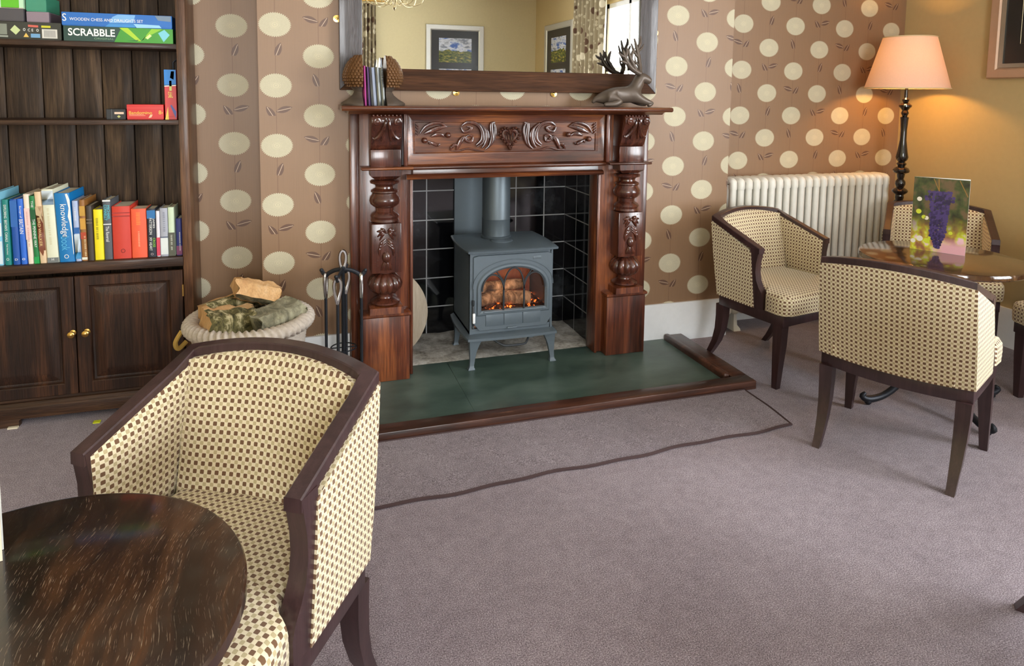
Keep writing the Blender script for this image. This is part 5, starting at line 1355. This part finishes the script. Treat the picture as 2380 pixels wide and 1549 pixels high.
# curtains
def curtain(name, axis, a0, a1, w, lab):
    def f(u, v, k):
        a = lerp(a0, a1, u); d = .10+.035*math.sin(u*7*2*PI+.6*math.sin(v*4))+k
        return (w-d, a, lerp(.04, 2.62, v)) if axis == 'x' else (a, w+d, lerp(.04, 2.62, v))
    T = thing('curtain', (w-.1, (a0+a1)/2, .04) if axis == 'x' else ((a0+a1)/2, w+.1, .04), lab, 'curtain', 'floral curtains')
    ln = 2.0
    mb = MB(); mb.slab(lambda u, v: f(u, v, 0), lambda u, v: f(u, v, .004), 90, 10)
    L = Vector(T.location); ai = 1 if axis == 'x' else 0
    mb.build('curtain_cloth', T, M['curtain'], angle=80, keepuv=lambda p: (p[ai]*1.9, p.z))
    mb = MB(); n = 7
    for i in range(n):
        a = lerp(a0, a1, (i+.5)/n); c = V(w-.1, a, 2.64) if axis == 'x' else V(a, w+.1, 2.64)
        mb.tube([c+(V(.02*math.cos(t), 0, .02*math.sin(t)) if axis == 'x' else V(0, .02*math.cos(t), .02*math.sin(t))) for t in [2*PI*k/12 for k in range(12)]], .002, 5, closed=True)
    mb.build('curtain_ring', T, M['brass'])
curtain('c', 'x', -2.18, -1.26, XR, 'brown and cream floral curtain left of the right-hand window, seen in the mirror')
curtain('c', 'y', .80, 1.165, YB, 'brown and cream floral curtain beside the rear window, seen in the mirror')
for a, b, ax in ((-2.5, 1.6, 'x'), (-1.6, 1.3, 'y')):
    mb = MB(); mb.tube([(XR-.1, a, 2.66), (XR-.1, b, 2.66)] if ax == 'x' else [(a, YB+.1, 2.66), (b, YB+.1, 2.66)], .012, 10)
    for q in (a+.1, b-.1):
        mb.tube([(XR-.1, q, 2.66), (XR-.001, q, 2.66)] if ax == 'x' else [(q, YB+.1, 2.66), (q, YB+.001, 2.66)], .008, 8)
    tag(mb.build('curtain_pole', None, M['brass']), 'brass curtain pole above the %s window' % ('right-hand' if ax == 'x' else 'rear'), 'curtain pole')

# chandelier
cxx, cyy = .93, -.30
CD = thing('chandelier', (cxx, cyy, 2.12), 'brass chandelier with thin curling arms, seen at the top of the mirror', 'chandelier')
mb = MB(); mb.lathe([(.001, 2.115), (.010, 2.125), (.018, 2.145), (.008, 2.165), (.006, 2.18), (.02, 2.2), (.03, 2.22), (.012, 2.25), (.006, 2.3), (.006, 2.93), (.04, 2.94), (.05, 2.95)], (cxx, cyy, 0), 20); mb.build('stem', CD, M['antbrass'])
for k in range(8):
    a = 2*PI*k/8+.2; d = V(math.cos(a), math.sin(a), 0); c = V(cxx, cyy, 0); mb = MB()
    P = spline([c+V(0, 0, 2.30)+d*.01, c+V(0, 0, 2.21)+d*.07, c+V(0, 0, 2.165)+d*.16, c+V(0, 0, 2.19)+d*.25, c+V(0, 0, 2.26)+d*.28, c+V(0, 0, 2.30)+d*.26], 5); mb.tube(P, .0045, 6)
    P = spline([c+V(0, 0, 2.20)+d*.02, c+V(0, 0, 2.17)+d*.06, c+V(0, 0, 2.20)+d*.12, c+V(0, 0, 2.25)+d*.10], 5); mb.tube(P, .0035, 6)
    mb.build('arm', CD, M['antbrass'])
    mb = MB(); q = c+d*.26; mb.lathe([(.022, 2.30), (.026, 2.306), (.008, 2.31), (.008, 2.36), (.001, 2.362)], (q.x, q.y, 0), 12); mb.build('candle_cup', CD, M['radpaint'])

# ---------------------------------------------------------------- light
def area(name, loc, rot, sx, sy, power, colr):
    l = bpy.data.lights.new(name, 'AREA'); l.shape = 'RECTANGLE'; l.size = sx; l.size_y = sy; l.energy = power; l.color = colr
    o = bpy.data.objects.new(name, l); C.objects.link(o); o.location = loc; o.rotation_euler = rot; return o
area('daylight_right_window', (XR+.45, -.9, 1.6), (0, PI/2, 0), 2.6, 4.6, LR, (.93, .97, 1))
area('daylight_rear_window', ((BX0+BX1)/2, YB-.35, (WZ0+WZ1)/2), (PI/2, 0, 0), 3.0, 2.6, LB, (.95, .98, 1))
l = bpy.data.lights.new('lamp_light', 'POINT'); l.energy = LL; l.color = (1, .49, .11); l.shadow_soft_size = .035
o = bpy.data.objects.new('lamp_light', l); C.objects.link(o); o.location = (lx, ly, 1.525)
l = bpy.data.lights.new('fire_light', 'POINT'); l.energy = .4; l.color = (1, .6, .4); l.shadow_soft_size = .04
o = bpy.data.objects.new('fire_light', l); C.objects.link(o); o.location = (.99, 3.15, .42)
l = bpy.data.lights.new('added_fill_light', 'POINT'); l.energy = LC; l.color = (1, .9, .76); l.shadow_soft_size = .22  # fill light added at the chandelier to brighten the room
o = bpy.data.objects.new('added_fill_light', l); C.objects.link(o); o.location = (cxx, cyy, 2.5)
w = bpy.data.worlds.new('overcast_sky'); sc.world = w; w.use_nodes = True
bg = w.node_tree.nodes['Background']; bg.inputs[0].default_value = (.92, .96, 1, 1); bg.inputs[1].default_value = 1.6

# ---------------------------------------------------------------- camera
F, CX, CY = 1570., 1190., 360.; YAW, PT, RO = [math.radians(a) for a in (17.9, 5.27, .76)]
fwd = V(math.sin(YAW)*math.cos(PT), math.cos(YAW)*math.cos(PT), -math.sin(PT)); r0 = V(math.cos(YAW), -math.sin(YAW), 0); u0 = r0.cross(fwd)
rt = r0*math.cos(RO)+u0*math.sin(RO); up = -r0*math.sin(RO)+u0*math.cos(RO)
cam = bpy.data.cameras.new('camera'); co_ = bpy.data.objects.new('camera', cam); C.objects.link(co_)
cam.sensor_fit = 'HORIZONTAL'; cam.sensor_width = 36; cam.lens = 36*F/2380; cam.clip_start = .05
cam.shift_x = (1190-CX)/2380; cam.shift_y = -(774.5-CY)/2380
mw = Matrix((rt, up, -fwd)).transposed().to_4x4(); mw.translation = (0, 0, 1.35); co_.matrix_world = mw
sc.camera = co_
sc.view_settings.view_transform = 'Standard'; sc.view_settings.look = 'None'; sc.view_settings.gamma = 1; sc.view_settings.use_curve_mapping = False
sc.view_settings.exposure = EXPO
sc.cycles.use_denoising = True
sc.cycles.max_bounces = 8; sc.cycles.diffuse_bounces = 5; sc.cycles.glossy_bounces = 4; sc.cycles.transparent_max_bounces = 8
sc.cycles.sample_clamp_indirect = 4
sc.cycles.caustics_reflective = False; sc.cycles.caustics_refractive = False
